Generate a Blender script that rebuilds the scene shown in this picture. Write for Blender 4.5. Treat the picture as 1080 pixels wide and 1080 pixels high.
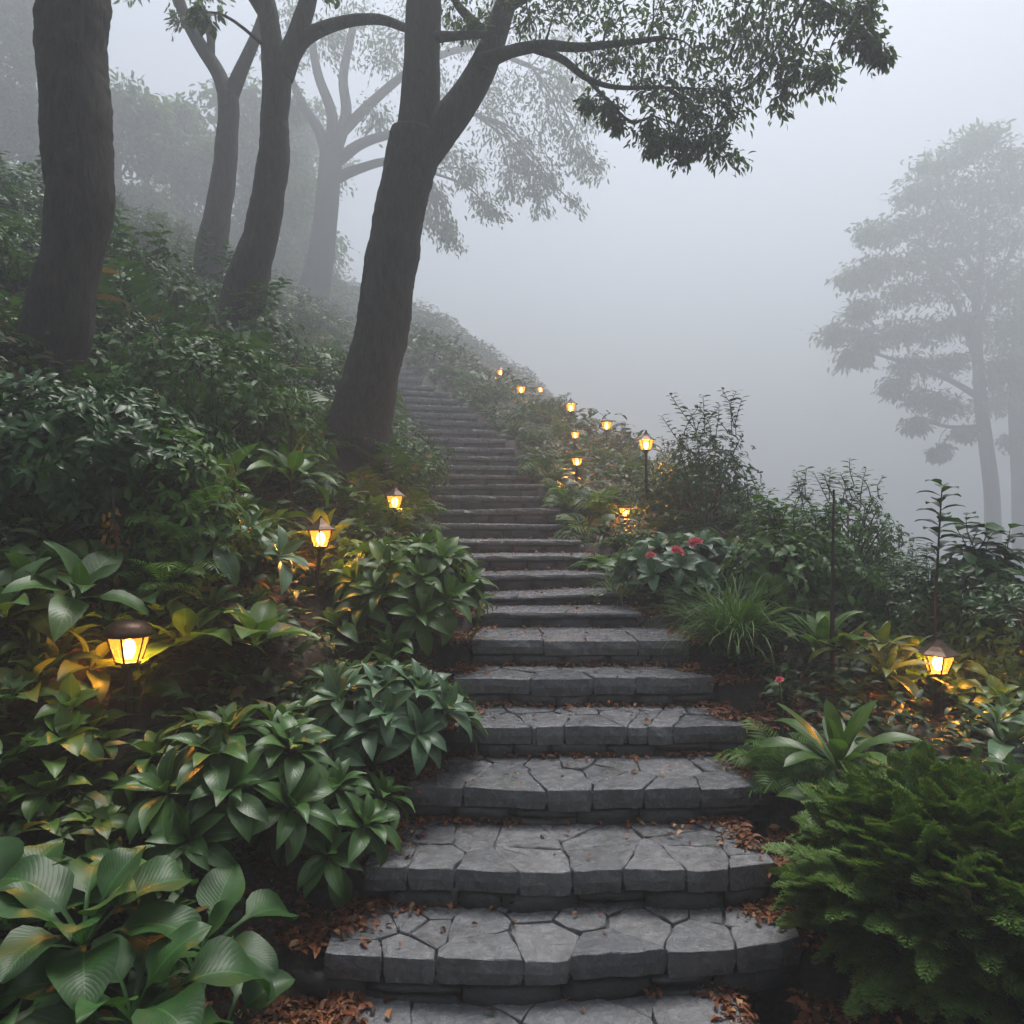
import bpy, math, random
import numpy as np
from mathutils import noise as mnoise, Vector

# ------------------------------------------------------------------ camera, sky, sun, exposure
S = bpy.context.scene
for o in list(bpy.data.objects):
    bpy.data.objects.remove(o)
F = 783.0          # focal length in photo pixels (1080 wide)
H = 1.73           # eye height above the lowest slab
HOR = 545.0        # photo row of the horizon
cam_d = bpy.data.cameras.new("camera")
cam_d.sensor_width = 36.0
cam_d.lens = 36.0 * F / 1080.0
cam_d.shift_y = (HOR - 540.0) / 1080.0
cam_d.clip_start = 0.05
cam_d.clip_end = 2000.0
cam = bpy.data.objects.new("camera", cam_d)
cam.location = (0, 0, H)
cam.rotation_euler = (math.radians(90), 0, 0)
S.collection.objects.link(cam)
S.camera = cam

SUN_EL, SUN_AZ = 70.0, 25.0        # degrees; azimuth from +Y towards +X
W = bpy.data.worlds.new("World")
S.world = W
W.use_nodes = True
wn = W.node_tree.nodes
wl = W.node_tree.links
wn.clear()
w_out = wn.new("ShaderNodeOutputWorld")
w_bg = wn.new("ShaderNodeBackground")
w_sky = wn.new("ShaderNodeTexSky")
w_sky.sky_type = 'NISHITA'
w_sky.sun_disc = False
w_sky.sun_elevation = math.radians(SUN_EL)
w_sky.sun_rotation = math.radians(SUN_AZ)
w_sky.air_density = 1.0
w_sky.dust_density = 3.0
w_hs = wn.new("ShaderNodeHueSaturation")     # overcast: the blue washed out
w_hs.inputs["Saturation"].default_value = 0.62
wl.new(w_sky.outputs[0], w_hs.inputs["Color"])
wl.new(w_hs.outputs[0], w_bg.inputs[0])
w_bg.inputs[1].default_value = 0.07
wl.new(w_bg.outputs[0], w_out.inputs[0])

sun_d = bpy.data.lights.new("sun", 'SUN')
sun_d.energy = 2.0
sun_d.angle = math.radians(25)
sun_d.color = (1.0, 0.97, 0.93)
sun = bpy.data.objects.new("sun", sun_d)
sv = Vector((math.sin(math.radians(SUN_AZ)) * math.cos(math.radians(SUN_EL)),
             math.cos(math.radians(SUN_AZ)) * math.cos(math.radians(SUN_EL)), math.sin(math.radians(SUN_EL))))
sun.rotation_euler = sv.to_track_quat('Z', 'Y').to_euler()
S.collection.objects.link(sun)

S.view_settings.view_transform = 'Standard'
S.view_settings.look = 'None'
S.view_settings.exposure = 2.0
S.view_settings.gamma = 1.0
S.render.engine = 'CYCLES'
cy = S.cycles
cy.max_bounces = 8
cy.diffuse_bounces = 3
cy.glossy_bounces = 2
cy.transmission_bounces = 4
cy.transparent_max_bounces = 12
cy.volume_bounces = 3
cy.sample_clamp_indirect = 4.0
cy.use_denoising = True

# ------------------------------------------------------------------ helpers
rng = np.random.default_rng(11)
random.seed(5)
COL = S.collection


def P(px, py, d):
    """a photo pixel at depth d as a point"""
    return np.array([(px - 540.0) * d / F, d, H + (HOR - py) * d / F])


def sstep(a, b, x):
    t = np.clip((x - a) / (b - a), 0, 1)
    return t * t * (3 - 2 * t)


class MB:
    """collects vertices and faces; build() links them as ONE mesh object"""
    def __init__(self):
        self.v = []; self.uv = []; self.f = []; self.n = 0

    def add(self, v, faces, uv=None, smooth=True):
        v = np.asarray(v, float).reshape(-1, 3)
        if uv is None:
            uv = np.zeros((len(v), 2))
        self.v.append(v); self.uv.append(np.asarray(uv, float))
        for fa in (faces if isinstance(faces, (list, tuple)) else [faces]):
            fa = np.asarray(fa, int)
            if fa.size:
                self.f.append((fa + self.n, smooth))
        self.n += len(v)

    def scatter(self, T, pos, R, sc):
        v, fs, uv = T
        pos = np.asarray(pos, float); N = len(pos)
        if N == 0:
            return
        sc = np.broadcast_to(np.asarray(sc, float).reshape(-1, 1, 1) if np.ndim(sc) < 2 else np.asarray(sc)[:, None, :], (N, 1, 3) if np.ndim(sc) == 2 else (N, 1, 1))
        loc = v[None] * sc
        w = np.einsum('nij,nkj->nki', R, loc) + pos[:, None]
        K = len(v)
        off = (np.arange(N) * K)[:, None, None]
        self.add(w.reshape(-1, 3), [(f[None] + off).reshape(-1, f.shape[1]) for f in fs], np.tile(uv, (N, 1)))

    def build(self, name, mat, parent=None, loc=None):
        v = np.concatenate(self.v); uv = np.concatenate(self.uv)
        if loc is not None:
            v = v - np.asarray(loc)
        li = np.concatenate([f.ravel() for f, s in self.f])
        lt = np.concatenate([np.full(len(f), f.shape[1]) for f, s in self.f])
        sm = np.concatenate([np.full(len(f), s) for f, s in self.f])
        ls = np.concatenate([[0], np.cumsum(lt)[:-1]])
        me = bpy.data.meshes.new(name)
        me.vertices.add(len(v)); me.vertices.foreach_set("co", v.astype(np.float32).ravel())
        me.loops.add(len(li)); me.loops.foreach_set("vertex_index", li.astype(np.int32))
        me.polygons.add(len(lt)); me.polygons.foreach_set("loop_start", ls.astype(np.int32))
        me.polygons.foreach_set("loop_total", lt.astype(np.int32))
        me.polygons.foreach_set("use_smooth", sm.astype(bool))
        ul = me.uv_layers.new(name="uv")
        ul.data.foreach_set("uv", uv[li].astype(np.float32).ravel())
        me.update(calc_edges=True)
        me.validate()
        me.materials.append(mat)
        o = bpy.data.objects.new(name, me)
        COL.objects.link(o)
        if parent is not None:
            o.parent = parent
        if loc is not None and parent is None:
            o.location = loc
        return o


def empty(name, loc, label, cat, group=None):
    o = bpy.data.objects.new(name, None)
    COL.objects.link(o)
    o.location = loc
    return tag(o, label, cat, group)


def tag(o, label, cat, group=None, kind=None):
    if label:
        o["label"] = label
    if cat:
        o["category"] = cat
    if group:
        o["group"] = group
    if kind:
        o["kind"] = kind
    return o


def copy_tree(o, parent=None):
    c = o.copy()
    COL.objects.link(c)
    c.parent = parent
    for ch in list(o.children):
        copy_tree(ch, c)
    return c


def nrm(a):
    return a / np.maximum(np.linalg.norm(a, axis=-1, keepdims=True), 1e-9)


def frames(D, U):
    X = nrm(D); Y = nrm(np.cross(U, X)); Z = np.cross(X, Y)
    return np.stack([X, Y, Z], -1)


def rdir(n, r=rng):
    return nrm(r.normal(size=(n, 3)))


def fnoise(p, sc, seed=0.0):
    return mnoise.noise(Vector((p[0] * sc + seed, p[1] * sc - seed * .7, p[2] * sc + seed * .3)))


def rot_z(a):
    c, s = np.cos(a), np.sin(a); z = np.zeros_like(c); o = np.ones_like(c)
    return np.stack([np.stack([c, -s, z], -1), np.stack([s, c, z], -1), np.stack([z, z, o], -1)], -2)


def tube(mb, pts, rad, sides=8, sub=4, rough=0.0, seed=0.0, lump=0.0):
    """a smooth tapering limb through pts"""
    pts = np.asarray(pts, float); rad = np.asarray(rad, float)
    n = len(pts)
    if n > 2 and sub > 1:
        tt = np.linspace(0, n - 1, (n - 1) * sub + 1)
        pe = np.vstack([2 * pts[0] - pts[1], pts, 2 * pts[-1] - pts[-2]])
        out = []
        for t in tt:
            i = min(int(t), n - 2); u = t - i
            p0, p1, p2, p3 = pe[i], pe[i + 1], pe[i + 2], pe[i + 3]
            out.append(.5 * ((2 * p1) + (p2 - p0) * u + (2 * p0 - 5 * p1 + 4 * p2 - p3) * u * u + (3 * p1 - p0 - 3 * p2 + p3) * u ** 3))
        rr = np.interp(tt, np.arange(n), rad); pts = np.array(out); rad = rr
    m = len(pts)
    tg = nrm(np.gradient(pts, axis=0))
    ref = np.array([0.0, 1, 0]) if abs(tg[0][1]) < .8 else np.array([1.0, 0, 0])
    a = nrm(np.cross(tg[0], ref)); ang = np.linspace(0, 2 * np.pi, sides, endpoint=False)
    V = np.zeros((m, sides, 3)); UV = np.zeros((m, sides, 2)); ln = 0
    for i in range(m):
        a = nrm(a - tg[i] * np.dot(a, tg[i])); b = np.cross(tg[i], a)
        if i: ln += np.linalg.norm(pts[i] - pts[i - 1])
        ring = np.cos(ang)[:, None] * a + np.sin(ang)[:, None] * b
        r = np.full(sides, rad[i])
        if rough:
            for k in range(sides):
                q = pts[i] + ring[k] * rad[i]
                r[k] *= 1 + rough * fnoise(q, 9.0, seed) + .5 * rough * fnoise(q, 24.0, seed) + lump * fnoise(q, 2.6, seed + 3)
        V[i] = pts[i] + ring * r[:, None]
        UV[i, :, 0] = ang / 6.283; UV[i, :, 1] = ln
    idx = np.arange(m * sides).reshape(m, sides)
    q = np.stack([idx[:-1], np.roll(idx[:-1], -1, 1), np.roll(idx[1:], -1, 1), idx[1:]], -1).reshape(-1, 4)
    mb.add(V.reshape(-1, 3), q, UV.reshape(-1, 2))
    mb.add(np.vstack([V[-1], pts[-1] + tg[-1] * rad[-1]]), np.array([[k, (k + 1) % sides, sides] for k in range(sides)]))


# ------------------------------------------------------------------ materials
def new_mat(name):
    m = bpy.data.materials.new(name); m.use_nodes = True
    nt = m.node_tree; nt.nodes.clear()
    out = nt.nodes.new("ShaderNodeOutputMaterial")
    return m, nt, out


def N(nt, typ, **kw):
    n = nt.nodes.new(typ)
    for k, v in kw.items():
        if k.startswith("i_"):
            n.inputs[k[2:].replace("_", " ")].default_value = v
        else:
            setattr(n, k, v)
    return n


def math_n(nt, op, a, b=None):
    n = nt.nodes.new("ShaderNodeMath"); n.operation = op
    for i, x in enumerate((a, b)):
        if x is None: continue
        if isinstance(x, (int, float)): n.inputs[i].default_value = x
        else: nt.links.new(x, n.inputs[i])
    return n.outputs[0]


def ramp(nt, fac, stops):
    r = nt.nodes.new("ShaderNodeValToRGB")
    el = r.color_ramp.elements
    while len(el) < len(stops): el.new(0.5)
    for e, (p, c) in zip(el, stops):
        e.position = p; e.color = (*c, 1)
    nt.links.new(fac, r.inputs[0])
    return r.outputs[0]


def mixc(nt, f, a, b, blend='MIX'):
    m = nt.nodes.new("ShaderNodeMix"); m.data_type = 'RGBA'; m.blend_type = blend
    for i, x in ((0, f), (6, a), (7, b)):
        if isinstance(x, (int, float)): m.inputs[i].default_value = x
        elif isinstance(x, tuple): m.inputs[i].default_value = (*x, 1)
        else: nt.links.new(x, m.inputs[i])
    return m.outputs[2]


def leaf_mat(name, c0, c1, rough=0.42, trans=0.22, veins=0.0, accent=None, nv=9.0):
    m, nt, out = new_mat(name)
    geo = N(nt, "ShaderNodeNewGeometry")
    rnd = geo.outputs["Random Per Island"]
    mid = tuple((a + b) / 2 for a, b in zip(c0, c1))
    stops = [(0.0, c0), (.5, mid), (.92 if accent else 1.0, c1)]
    if accent:
        stops.append((.97, accent))
    col = ramp(nt, rnd, stops)
    tc = N(nt, "ShaderNodeTexCoord")
    nz = N(nt, "ShaderNodeTexNoise"); nz.inputs["Scale"].default_value = 14; nz.inputs["Detail"].default_value = 3
    nt.links.new(tc.outputs["Object"], nz.inputs["Vector"])
    shade = ramp(nt, nz.outputs[0], [(.3, (.72, .74, .7)), (.7, (1.22, 1.2, 1.15))])
    col = mixc(nt, 1.0, col, shade, 'MULTIPLY')
    b = N(nt, "ShaderNodeBsdfPrincipled"); b.inputs["Roughness"].default_value = rough
    b.inputs["Specular IOR Level"].default_value = .40 if veins else .2
    if veins:
        uv = N(nt, "ShaderNodeUVMap"); sep = N(nt, "ShaderNodeSeparateXYZ")
        nt.links.new(uv.outputs[0], sep.inputs[0])
        du = math_n(nt, 'ABSOLUTE', math_n(nt, 'SUBTRACT', sep.outputs[0], .5))
        ph = math_n(nt, 'MULTIPLY', math_n(nt, 'SUBTRACT', sep.outputs[1], math_n(nt, 'MULTIPLY', du, .55)), nv * 6.283)
        si = math_n(nt, 'SINE', ph)
        vein = math_n(nt, 'POWER', math_n(nt, 'ABSOLUTE', math_n(nt, 'SINE', math_n(nt, 'MULTIPLY', ph, .5))), .35)
        midr = math_n(nt, 'MULTIPLY', math_n(nt, 'SUBTRACT', .022, du), 60); midr_c = N(nt, "ShaderNodeClamp"); nt.links.new(midr, midr_c.inputs[0])
        line = math_n(nt, 'SUBTRACT', 1.0, vein)
        f = math_n(nt, 'MAXIMUM', math_n(nt, 'MULTIPLY', line, .05 * veins), math_n(nt, 'MULTIPLY', midr_c.outputs[0], .45))
        col = mixc(nt, f, col, tuple(min(1, x * 2.3 + .015) for x in c1))
        bp = N(nt, "ShaderNodeBump"); bp.inputs["Strength"].default_value = .24 * veins; bp.inputs["Distance"].default_value = .006
        hgt = math_n(nt, 'ADD', math_n(nt, 'MULTIPLY', vein, .5), nz.outputs[0])
        nt.links.new(hgt, bp.inputs["Height"]); nt.links.new(bp.outputs[0], b.inputs["Normal"])
    if veins:
        n2 = N(nt, "ShaderNodeTexNoise"); n2.inputs["Scale"].default_value = 38; n2.inputs["Detail"].default_value = 3
        nt.links.new(tc.outputs["Object"], n2.inputs["Vector"])
        spot = ramp(nt, n2.outputs[0], [(.66, (0, 0, 0)), (.74, (1, 1, 1))])
        col = mixc(nt, math_n(nt, 'MULTIPLY', spot, .35), col, (.085, .065, .018))
    nt.links.new(col, b.inputs["Base Color"])
    tr = N(nt, "ShaderNodeBsdfTranslucent")
    tcol = mixc(nt, 1.0, col, (1.5, 1.6, .7), 'MULTIPLY')
    nt.links.new(tcol, tr.inputs[0])
    mx = N(nt, "ShaderNodeMixShader"); mx.inputs[0].default_value = trans
    nt.links.new(b.outputs[0], mx.inputs[1]); nt.links.new(tr.outputs[0], mx.inputs[2])
    nt.links.new(mx.outputs[0], out.inputs[0])
    return m


def simple_mat(name, col, rough=.5, metal=0.0, nscale=30, namp=.25, bump=.1):
    m, nt, out = new_mat(name)
    b = N(nt, "ShaderNodeBsdfPrincipled"); b.inputs["Roughness"].default_value = rough; b.inputs["Metallic"].default_value = metal
    tc = N(nt, "ShaderNodeTexCoord")
    nz = N(nt, "ShaderNodeTexNoise"); nz.inputs["Scale"].default_value = nscale; nz.inputs["Detail"].default_value = 4
    nt.links.new(tc.outputs["Object"], nz.inputs["Vector"])
    c = ramp(nt, nz.outputs[0], [(.3, tuple(x * (1 - namp) for x in col)), (.7, tuple(min(1, x * (1 + namp)) for x in col))])
    nt.links.new(c, b.inputs["Base Color"])
    if bump:
        bp = N(nt, "ShaderNodeBump"); bp.inputs["Strength"].default_value = bump; bp.inputs["Distance"].default_value = .01
        nt.links.new(nz.outputs[0], bp.inputs["Height"]); nt.links.new(bp.outputs[0], b.inputs["Normal"])
    nt.links.new(b.outputs[0], out.inputs[0])
    return m


def stone_mat(name, dark, light, r0=.3, r1=.6):
    m, nt, out = new_mat(name)
    b = N(nt, "ShaderNodeBsdfPrincipled")
    tc = N(nt, "ShaderNodeTexCoord"); geo = N(nt, "ShaderNodeNewGeometry")
    def noise(sc, det, rough=.6, dist=0):
        n = N(nt, "ShaderNodeTexNoise"); n.inputs["Scale"].default_value = sc; n.inputs["Detail"].default_value = det
        n.inputs["Roughness"].default_value = rough; n.inputs["Distortion"].default_value = dist
        nt.links.new(tc.outputs["Object"], n.inputs["Vector"]); return n.outputs[0]
    big, mid, fine = noise(4, 5, .6, .4), noise(19, 8, .68, .6), noise(110, 4)
    base = ramp(nt, mid, [(.25, dark), (.55, tuple((a + c) / 2 for a, c in zip(dark, light))), (.8, light)])
    isl = ramp(nt, geo.outputs["Random Per Island"], [(0, (.72, .73, .76)), (.5, (1, 1, 1)), (1, (1.25, 1.22, 1.2))])
    base = mixc(nt, 1.0, base, isl, 'MULTIPLY')
    stain = ramp(nt, big, [(.5, (0, 0, 0)), (.72, (1, 1, 1))])
    base = mixc(nt, math_n(nt, 'MULTIPLY', stain, .45), base, (.055, .05, .038))
    mo = ramp(nt, noise(2.6, 7, .7), [(.56, (0, 0, 0)), (.70, (1, 1, 1))])
    base = mixc(nt, math_n(nt, 'MULTIPLY', mo, .5), base, (.040, .050, .020))
    nt.links.new(base, b.inputs["Base Color"])
    rr = ramp(nt, mid, [(.3, (r0,) * 3), (.75, (r1,) * 3)])
    nt.links.new(rr, b.inputs["Roughness"])
    h = math_n(nt, 'ADD', math_n(nt, 'MULTIPLY', mid, 1.0), math_n(nt, 'ADD', math_n(nt, 'MULTIPLY', fine, .12), math_n(nt, 'MULTIPLY', big, 1.2)))
    bp = N(nt, "ShaderNodeBump"); bp.inputs["Strength"].default_value = .8; bp.inputs["Distance"].default_value = .018
    nt.links.new(h, bp.inputs["Height"]); nt.links.new(bp.outputs[0], b.inputs["Normal"])
    nt.links.new(b.outputs[0], out.inputs[0])
    return m


def bark_mat(name, dark, light, moss=.0):
    m, nt, out = new_mat(name)
    b = N(nt, "ShaderNodeBsdfPrincipled"); b.inputs["Roughness"].default_value = .8
    b.inputs["Specular IOR Level"].default_value = .25
    tc = N(nt, "ShaderNodeTexCoord"); mp = N(nt, "ShaderNodeMapping"); mp.inputs["Scale"].default_value = (1, 1, .22)
    nt.links.new(tc.outputs["Object"], mp.inputs[0])
    def noise(sc, det, dist=.5):
        n = N(nt, "ShaderNodeTexNoise"); n.inputs["Scale"].default_value = sc; n.inputs["Detail"].default_value = det; n.inputs["Roughness"].default_value = .7
        n.inputs["Distortion"].default_value = dist
        nt.links.new(mp.outputs[0], n.inputs["Vector"]); return n.outputs[0]
    a, c = noise(22, 10, .9), noise(3.2, 5)
    li = ramp(nt, noise(9, 6), [(.6, (0, 0, 0)), (.7, (1, 1, 1))])
    col = ramp(nt, a, [(.3, dark), (.72, light)])
    pm = ramp(nt, c, [(.54, (0, 0, 0)), (.68, (1, 1, 1))])
    col = mixc(nt, math_n(nt, 'MULTIPLY', pm, moss), col, (.035, .045, .018))
    col = mixc(nt, math_n(nt, 'MULTIPLY', li, .3), col, (.13, .135, .12))
    nt.links.new(col, b.inputs["Base Color"])
    bp = N(nt, "ShaderNodeBump"); bp.inputs["Strength"].default_value = 1.0; bp.inputs["Distance"].default_value = .06
    nt.links.new(math_n(nt, 'ADD', a, math_n(nt, 'MULTIPLY', c, .8)), bp.inputs["Height"]); nt.links.new(bp.outputs[0], b.inputs["Normal"])
    nt.links.new(b.outputs[0], out.inputs[0])
    return m


def emit_mat(name, col, st):
    m, nt, out = new_mat(name)
    e = N(nt, "ShaderNodeEmission"); e.inputs[0].default_value = (*col, 1); e.inputs[1].default_value = st
    nt.links.new(e.outputs[0], out.inputs[0]); return m


def amber_glass():
    m, nt, out = new_mat("amber_glass")
    t = N(nt, "ShaderNodeBsdfTransparent"); t.inputs[0].default_value = (1.0, .62, .22, 1)
    l = N(nt, "ShaderNodeBsdfTranslucent"); l.inputs[0].default_value = (.9, .55, .16, 1)
    e = N(nt, "ShaderNodeEmission"); e.inputs[0].default_value = (1.0, .40, .055, 1); e.inputs[1].default_value = .22
    mx = N(nt, "ShaderNodeMixShader"); mx.inputs[0].default_value = .010
    nt.links.new(t.outputs[0], mx.inputs[1]); nt.links.new(l.outputs[0], mx.inputs[2])
    ad = N(nt, "ShaderNodeAddShader")
    nt.links.new(mx.outputs[0], ad.inputs[0]); nt.links.new(e.outputs[0], ad.inputs[1])
    nt.links.new(ad.outputs[0], out.inputs[0]); return m


M = dict(
    hosta=leaf_mat("hosta_leaf", (0.0161, 0.0541, 0.0112), (0.0329, 0.0946, 0.0191), .46, .2, .9, nv=17),
    lance=leaf_mat("lance_leaf", (0.0285, 0.0726, 0.0161), (0.0589, 0.1312, 0.0328), .38, .2, .8, nv=11),
    blue=leaf_mat("blue_green_leaf", (0.0412, 0.0884, 0.0448), (0.0824, 0.1580, 0.0831), .36, .18, .8, nv=11),
    fresh=leaf_mat("fresh_leaf", (0.0351, 0.0843, 0.0122), (0.0702, 0.1406, 0.0235), .4, .25, .6, nv=10),
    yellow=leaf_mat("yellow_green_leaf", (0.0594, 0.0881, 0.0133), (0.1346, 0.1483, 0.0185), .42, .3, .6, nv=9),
    shrub=leaf_mat("dark_shrub_leaf", (0.0158, 0.0488, 0.0121), (0.0336, 0.0853, 0.0213), .36, .18),
    shrub2=leaf_mat("green_shrub_leaf", (0.0268, 0.0689, 0.0149), (0.0559, 0.1166, 0.0248), .42, .22),
    bright=leaf_mat("bright_fern_leaf", (0.0445, 0.1037, 0.0167), (0.0841, 0.1645, 0.0341), .45, .25),
    fern=leaf_mat("fern_leaf", (0.0206, 0.0551, 0.0119), (0.0447, 0.0954, 0.0185), .45, .25, accent=(.16, .09, .03)),
    grass=leaf_mat("grass_blade", (0.0377, 0.0927, 0.0165), (0.0914, 0.1656, 0.0330), .42, .25),
    juniper=leaf_mat("juniper_needle", (.060, .128, .030), (.138, .222, .058), .5, .2, accent=(.16, .11, .04)),
    cover=leaf_mat("cover_leaf", (0.0120, 0.0318, 0.0079), (0.0344, 0.0700, 0.0158), .45, .2, accent=(.13, .08, .03)),
    tree=leaf_mat("tree_leaf", (.036, .066, .030), (.075, .115, .050), .55, .45),
    dry=leaf_mat("dry_leaf", (.16, .07, .02), (.24, .13, .03), .6, .25),
    petal=leaf_mat("pink_petal", (.58, .09, .15), (.72, .20, .27), .5, .25),
    redleaf=leaf_mat("red_leaf", (.26, .03, .025), (.4, .07, .05), .5, .25),
    chips=leaf_mat("litter_chip", (.028, .012, .007), (.23, .078, .03), .5, .1, accent=(.36, .2, .1)),
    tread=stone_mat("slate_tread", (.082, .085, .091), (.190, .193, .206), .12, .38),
    riser=stone_mat("slate_riser_shaded", (.026, .027, .030), (.066, .068, .073), .42, .75),  # same slate, shade of the upright faces put into a darker colour
    soil=simple_mat("soil", (.016, .011, .007), .9, 0, 42, .7, 1.0),
    bark=bark_mat("bark", (.010, .007, .005), (.060, .046, .036), .8),
    bark2=bark_mat("grey_bark", (.020, .017, .015), (.070, .060, .052), .8),
    twig=simple_mat("twig", (.03, .023, .016), .8, 0, 40, .3, .2),
    gstem=simple_mat("green_stem", (.035, .05, .018), .6, 0, 40, .3, .1),
    bronze=simple_mat("lamp_bronze", (.055, .032, .020), .42, .75, 60, .35, .15),
    black=simple_mat("lamp_post", (.018, .014, .011), .5, .4, 60, .3, .1),
    bulb=emit_mat("bulb", (1.0, .58, .20), 9.0),
    rock=stone_mat("rock", (.06, .062, .066), (.16, .165, .17), .5, .8),
)
M["amber"] = amber_glass()

# ------------------------------------------------------------------ stairs layout
LR = [(300, 842), (345, 850), (385, 820), (428, 816), (478, 787), (478, 754), (498, 727), (502, 676), (494, 660), (486, 648), (474, 630), (468, 614),
      (462, 606), (458, 592), (456, 580), (455, 568), (455, 560), (453, 554), (449, 549), (446, 544), (443, 534), (439, 524),
      (435, 514), (431, 504), (426, 494), (420, 484), (415, 474), (409, 462)]
YK = [0, 995, 912, 830, 765, 715, 675, 646, 628, 606, 586, 570, 553, 537, 523, 511, 501, 491, 481, 472, 462, 453, 444, 436, 428, 420, 413, 406]
DK, ZK = [2.12], [0.0]
for k in range(1, 28):
    if k <= 6:
        z = .16 * k; d = F * (H - z) / (YK[k] - HOR)
    else:
        d = 5.15 + .42 * (k - 7) + .014 * (k - 7) * (k - 6); z = H - (YK[k] - HOR) * d / F
    DK.append(d); ZK.append(z)
XC = [((a + b) / 2 - 540) * d / F for (a, b), d in zip(LR, DK)]
HW = [(b - a) / 2 * d / F for (a, b), d in zip(LR, DK)]
ANG = [0, .05, .015, .0, .0, .0, .0] + [min(.36, .012 * (k - 7)) for k in range(7, 28)]
for k in range(28, 36):
    DK.append(DK[-1] + .9); ZK.append(ZK[-1] + .38); XC.append(XC[-1] - .35); HW.append(.5); ANG.append(.36)
DK = np.array(DK); ZK = np.array(ZK); XC = np.array(XC); HW = np.array(HW)
NS = len(DK)


def zramp(y):
    r = np.interp(y, np.concatenate([[1.2], DK]), np.concatenate([[-.05], ZK]))
    top = ZK[-1] + .22 * np.clip(y - DK[-1], 0, 14) + .42 * np.clip(y - DK[-1] - 14, 0, 13)
    return np.where(y > DK[-1], top, r)


def zstep(y):
    k = np.clip(np.searchsorted(DK, y, side='right') - 1, 0, NS - 1)
    return np.where(y > DK[-1] + .3, zramp(y), ZK[k])


def xcen(y):
    return np.interp(y, np.concatenate([DK, [60]]), np.concatenate([XC, [XC[-1] - 3]]))


def hwid(y):
    return np.interp(y, DK, HW)


def ground(x, y):
    x = np.asarray(x, float); y = np.asarray(y, float)
    u = np.abs(x - xcen(y)) - hwid(y)
    left = x < xcen(y)
    base = zstep(y) - .035 + (zramp(y) - zstep(y) + .035) * sstep(.12, .5, u)
    v = np.maximum(0, u - .2)
    gl = .58 * np.minimum(v, 7) + .25 * np.clip(v - 7, 0, 20)
    c = np.interp(y, [2, 5, 11, 60], [.03, .045, .11, .13])
    vr = np.minimum(v, 3.2)
    gr = -.05 * vr - c * vr * vr - np.maximum(v - 3.2, 0) * np.interp(y, [2, 11], [.5, .75])
    z = base + np.where(left, gl, gr)
    near = sstep(.3, 1.2, u)
    z = z + near * .07 * (np.sin(x * 2.3 + y * 1.1) + np.sin(y * 2.9 - x * 1.7 + 1)) * .7
    z = z + sstep(4, 12, u) * .8 * (np.sin(x * .31 + 2) * np.sin(y * .27))
    inside = sstep(.02, -.05, u)
    z = z * (1 - inside) + (zramp(y - .45) - .3) * inside
    floor = -16.0
    return np.maximum(z, floor)


# ------------------------------------------------------------------ ground sheet and haze
gx = np.unique(np.concatenate([np.arange(-4, 4.01, .05), np.arange(-16, 16.1, .4), np.linspace(-330, 330, 60)]))
gy = np.unique(np.concatenate([np.arange(0.6, 9, .05), np.arange(9, 16, .15), np.arange(-14, 44, .8), np.linspace(-100, 330, 60)]))
X, Y = np.meshgrid(gx, gy)
Z = ground(X, Y)
idx = np.arange(X.size).reshape(X.shape)
gm = MB()
gm.add(np.stack([X, Y, Z], -1).reshape(-1, 3), np.stack([idx[:-1, :-1], idx[:-1, 1:], idx[1:, 1:], idx[1:, :-1]], -1).reshape(-1, 4))
tag(gm.build("ground", M["soil"]), "dark earth hillside under the plants and beside the steps", "ground", kind="structure")

HAZE_DENSITY = 0.0168
hz = bpy.data.meshes.new("haze")
x0, x1, y0, y1, z0, z1 = -335, 335, -105, 335, -18, 50
hz.from_pydata([(x0, y0, z0), (x1, y0, z0), (x1, y1, z0), (x0, y1, z0), (x0, y0, z1), (x1, y0, z1), (x1, y1, z1), (x0, y1, z1)], [],
               [(3, 2, 1, 0), (4, 5, 6, 7), (0, 1, 5, 4), (1, 2, 6, 5), (2, 3, 7, 6), (3, 0, 4, 7)])
hm, nt, out = new_mat("haze")
pv = N(nt, "ShaderNodeVolumePrincipled")
pv.inputs["Color"].default_value = (.515, .545, .575, 1)
pv.inputs["Density"].default_value = HAZE_DENSITY
pv.inputs["Anisotropy"].default_value = .3
nt.links.new(pv.outputs[0], out.inputs["Volume"])
hz.materials.append(hm)
ho = bpy.data.objects.new("haze", hz); COL.objects.link(ho)
tag(ho, "pale grey morning fog filling the whole hillside", "fog", kind="stuff")


# ------------------------------------------------------------------ stone stairs
def clip(poly, n, c):
    out = []
    L = len(poly)
    for i in range(L):
        a, b = poly[i], poly[(i + 1) % L]
        da, db = np.dot(a, n) - c, np.dot(b, n) - c
        if da <= 0: out.append(a)
        if (da < 0 < db) or (db < 0 < da):
            out.append(a + (b - a) * (da / (da - db)))
    return out


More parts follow.
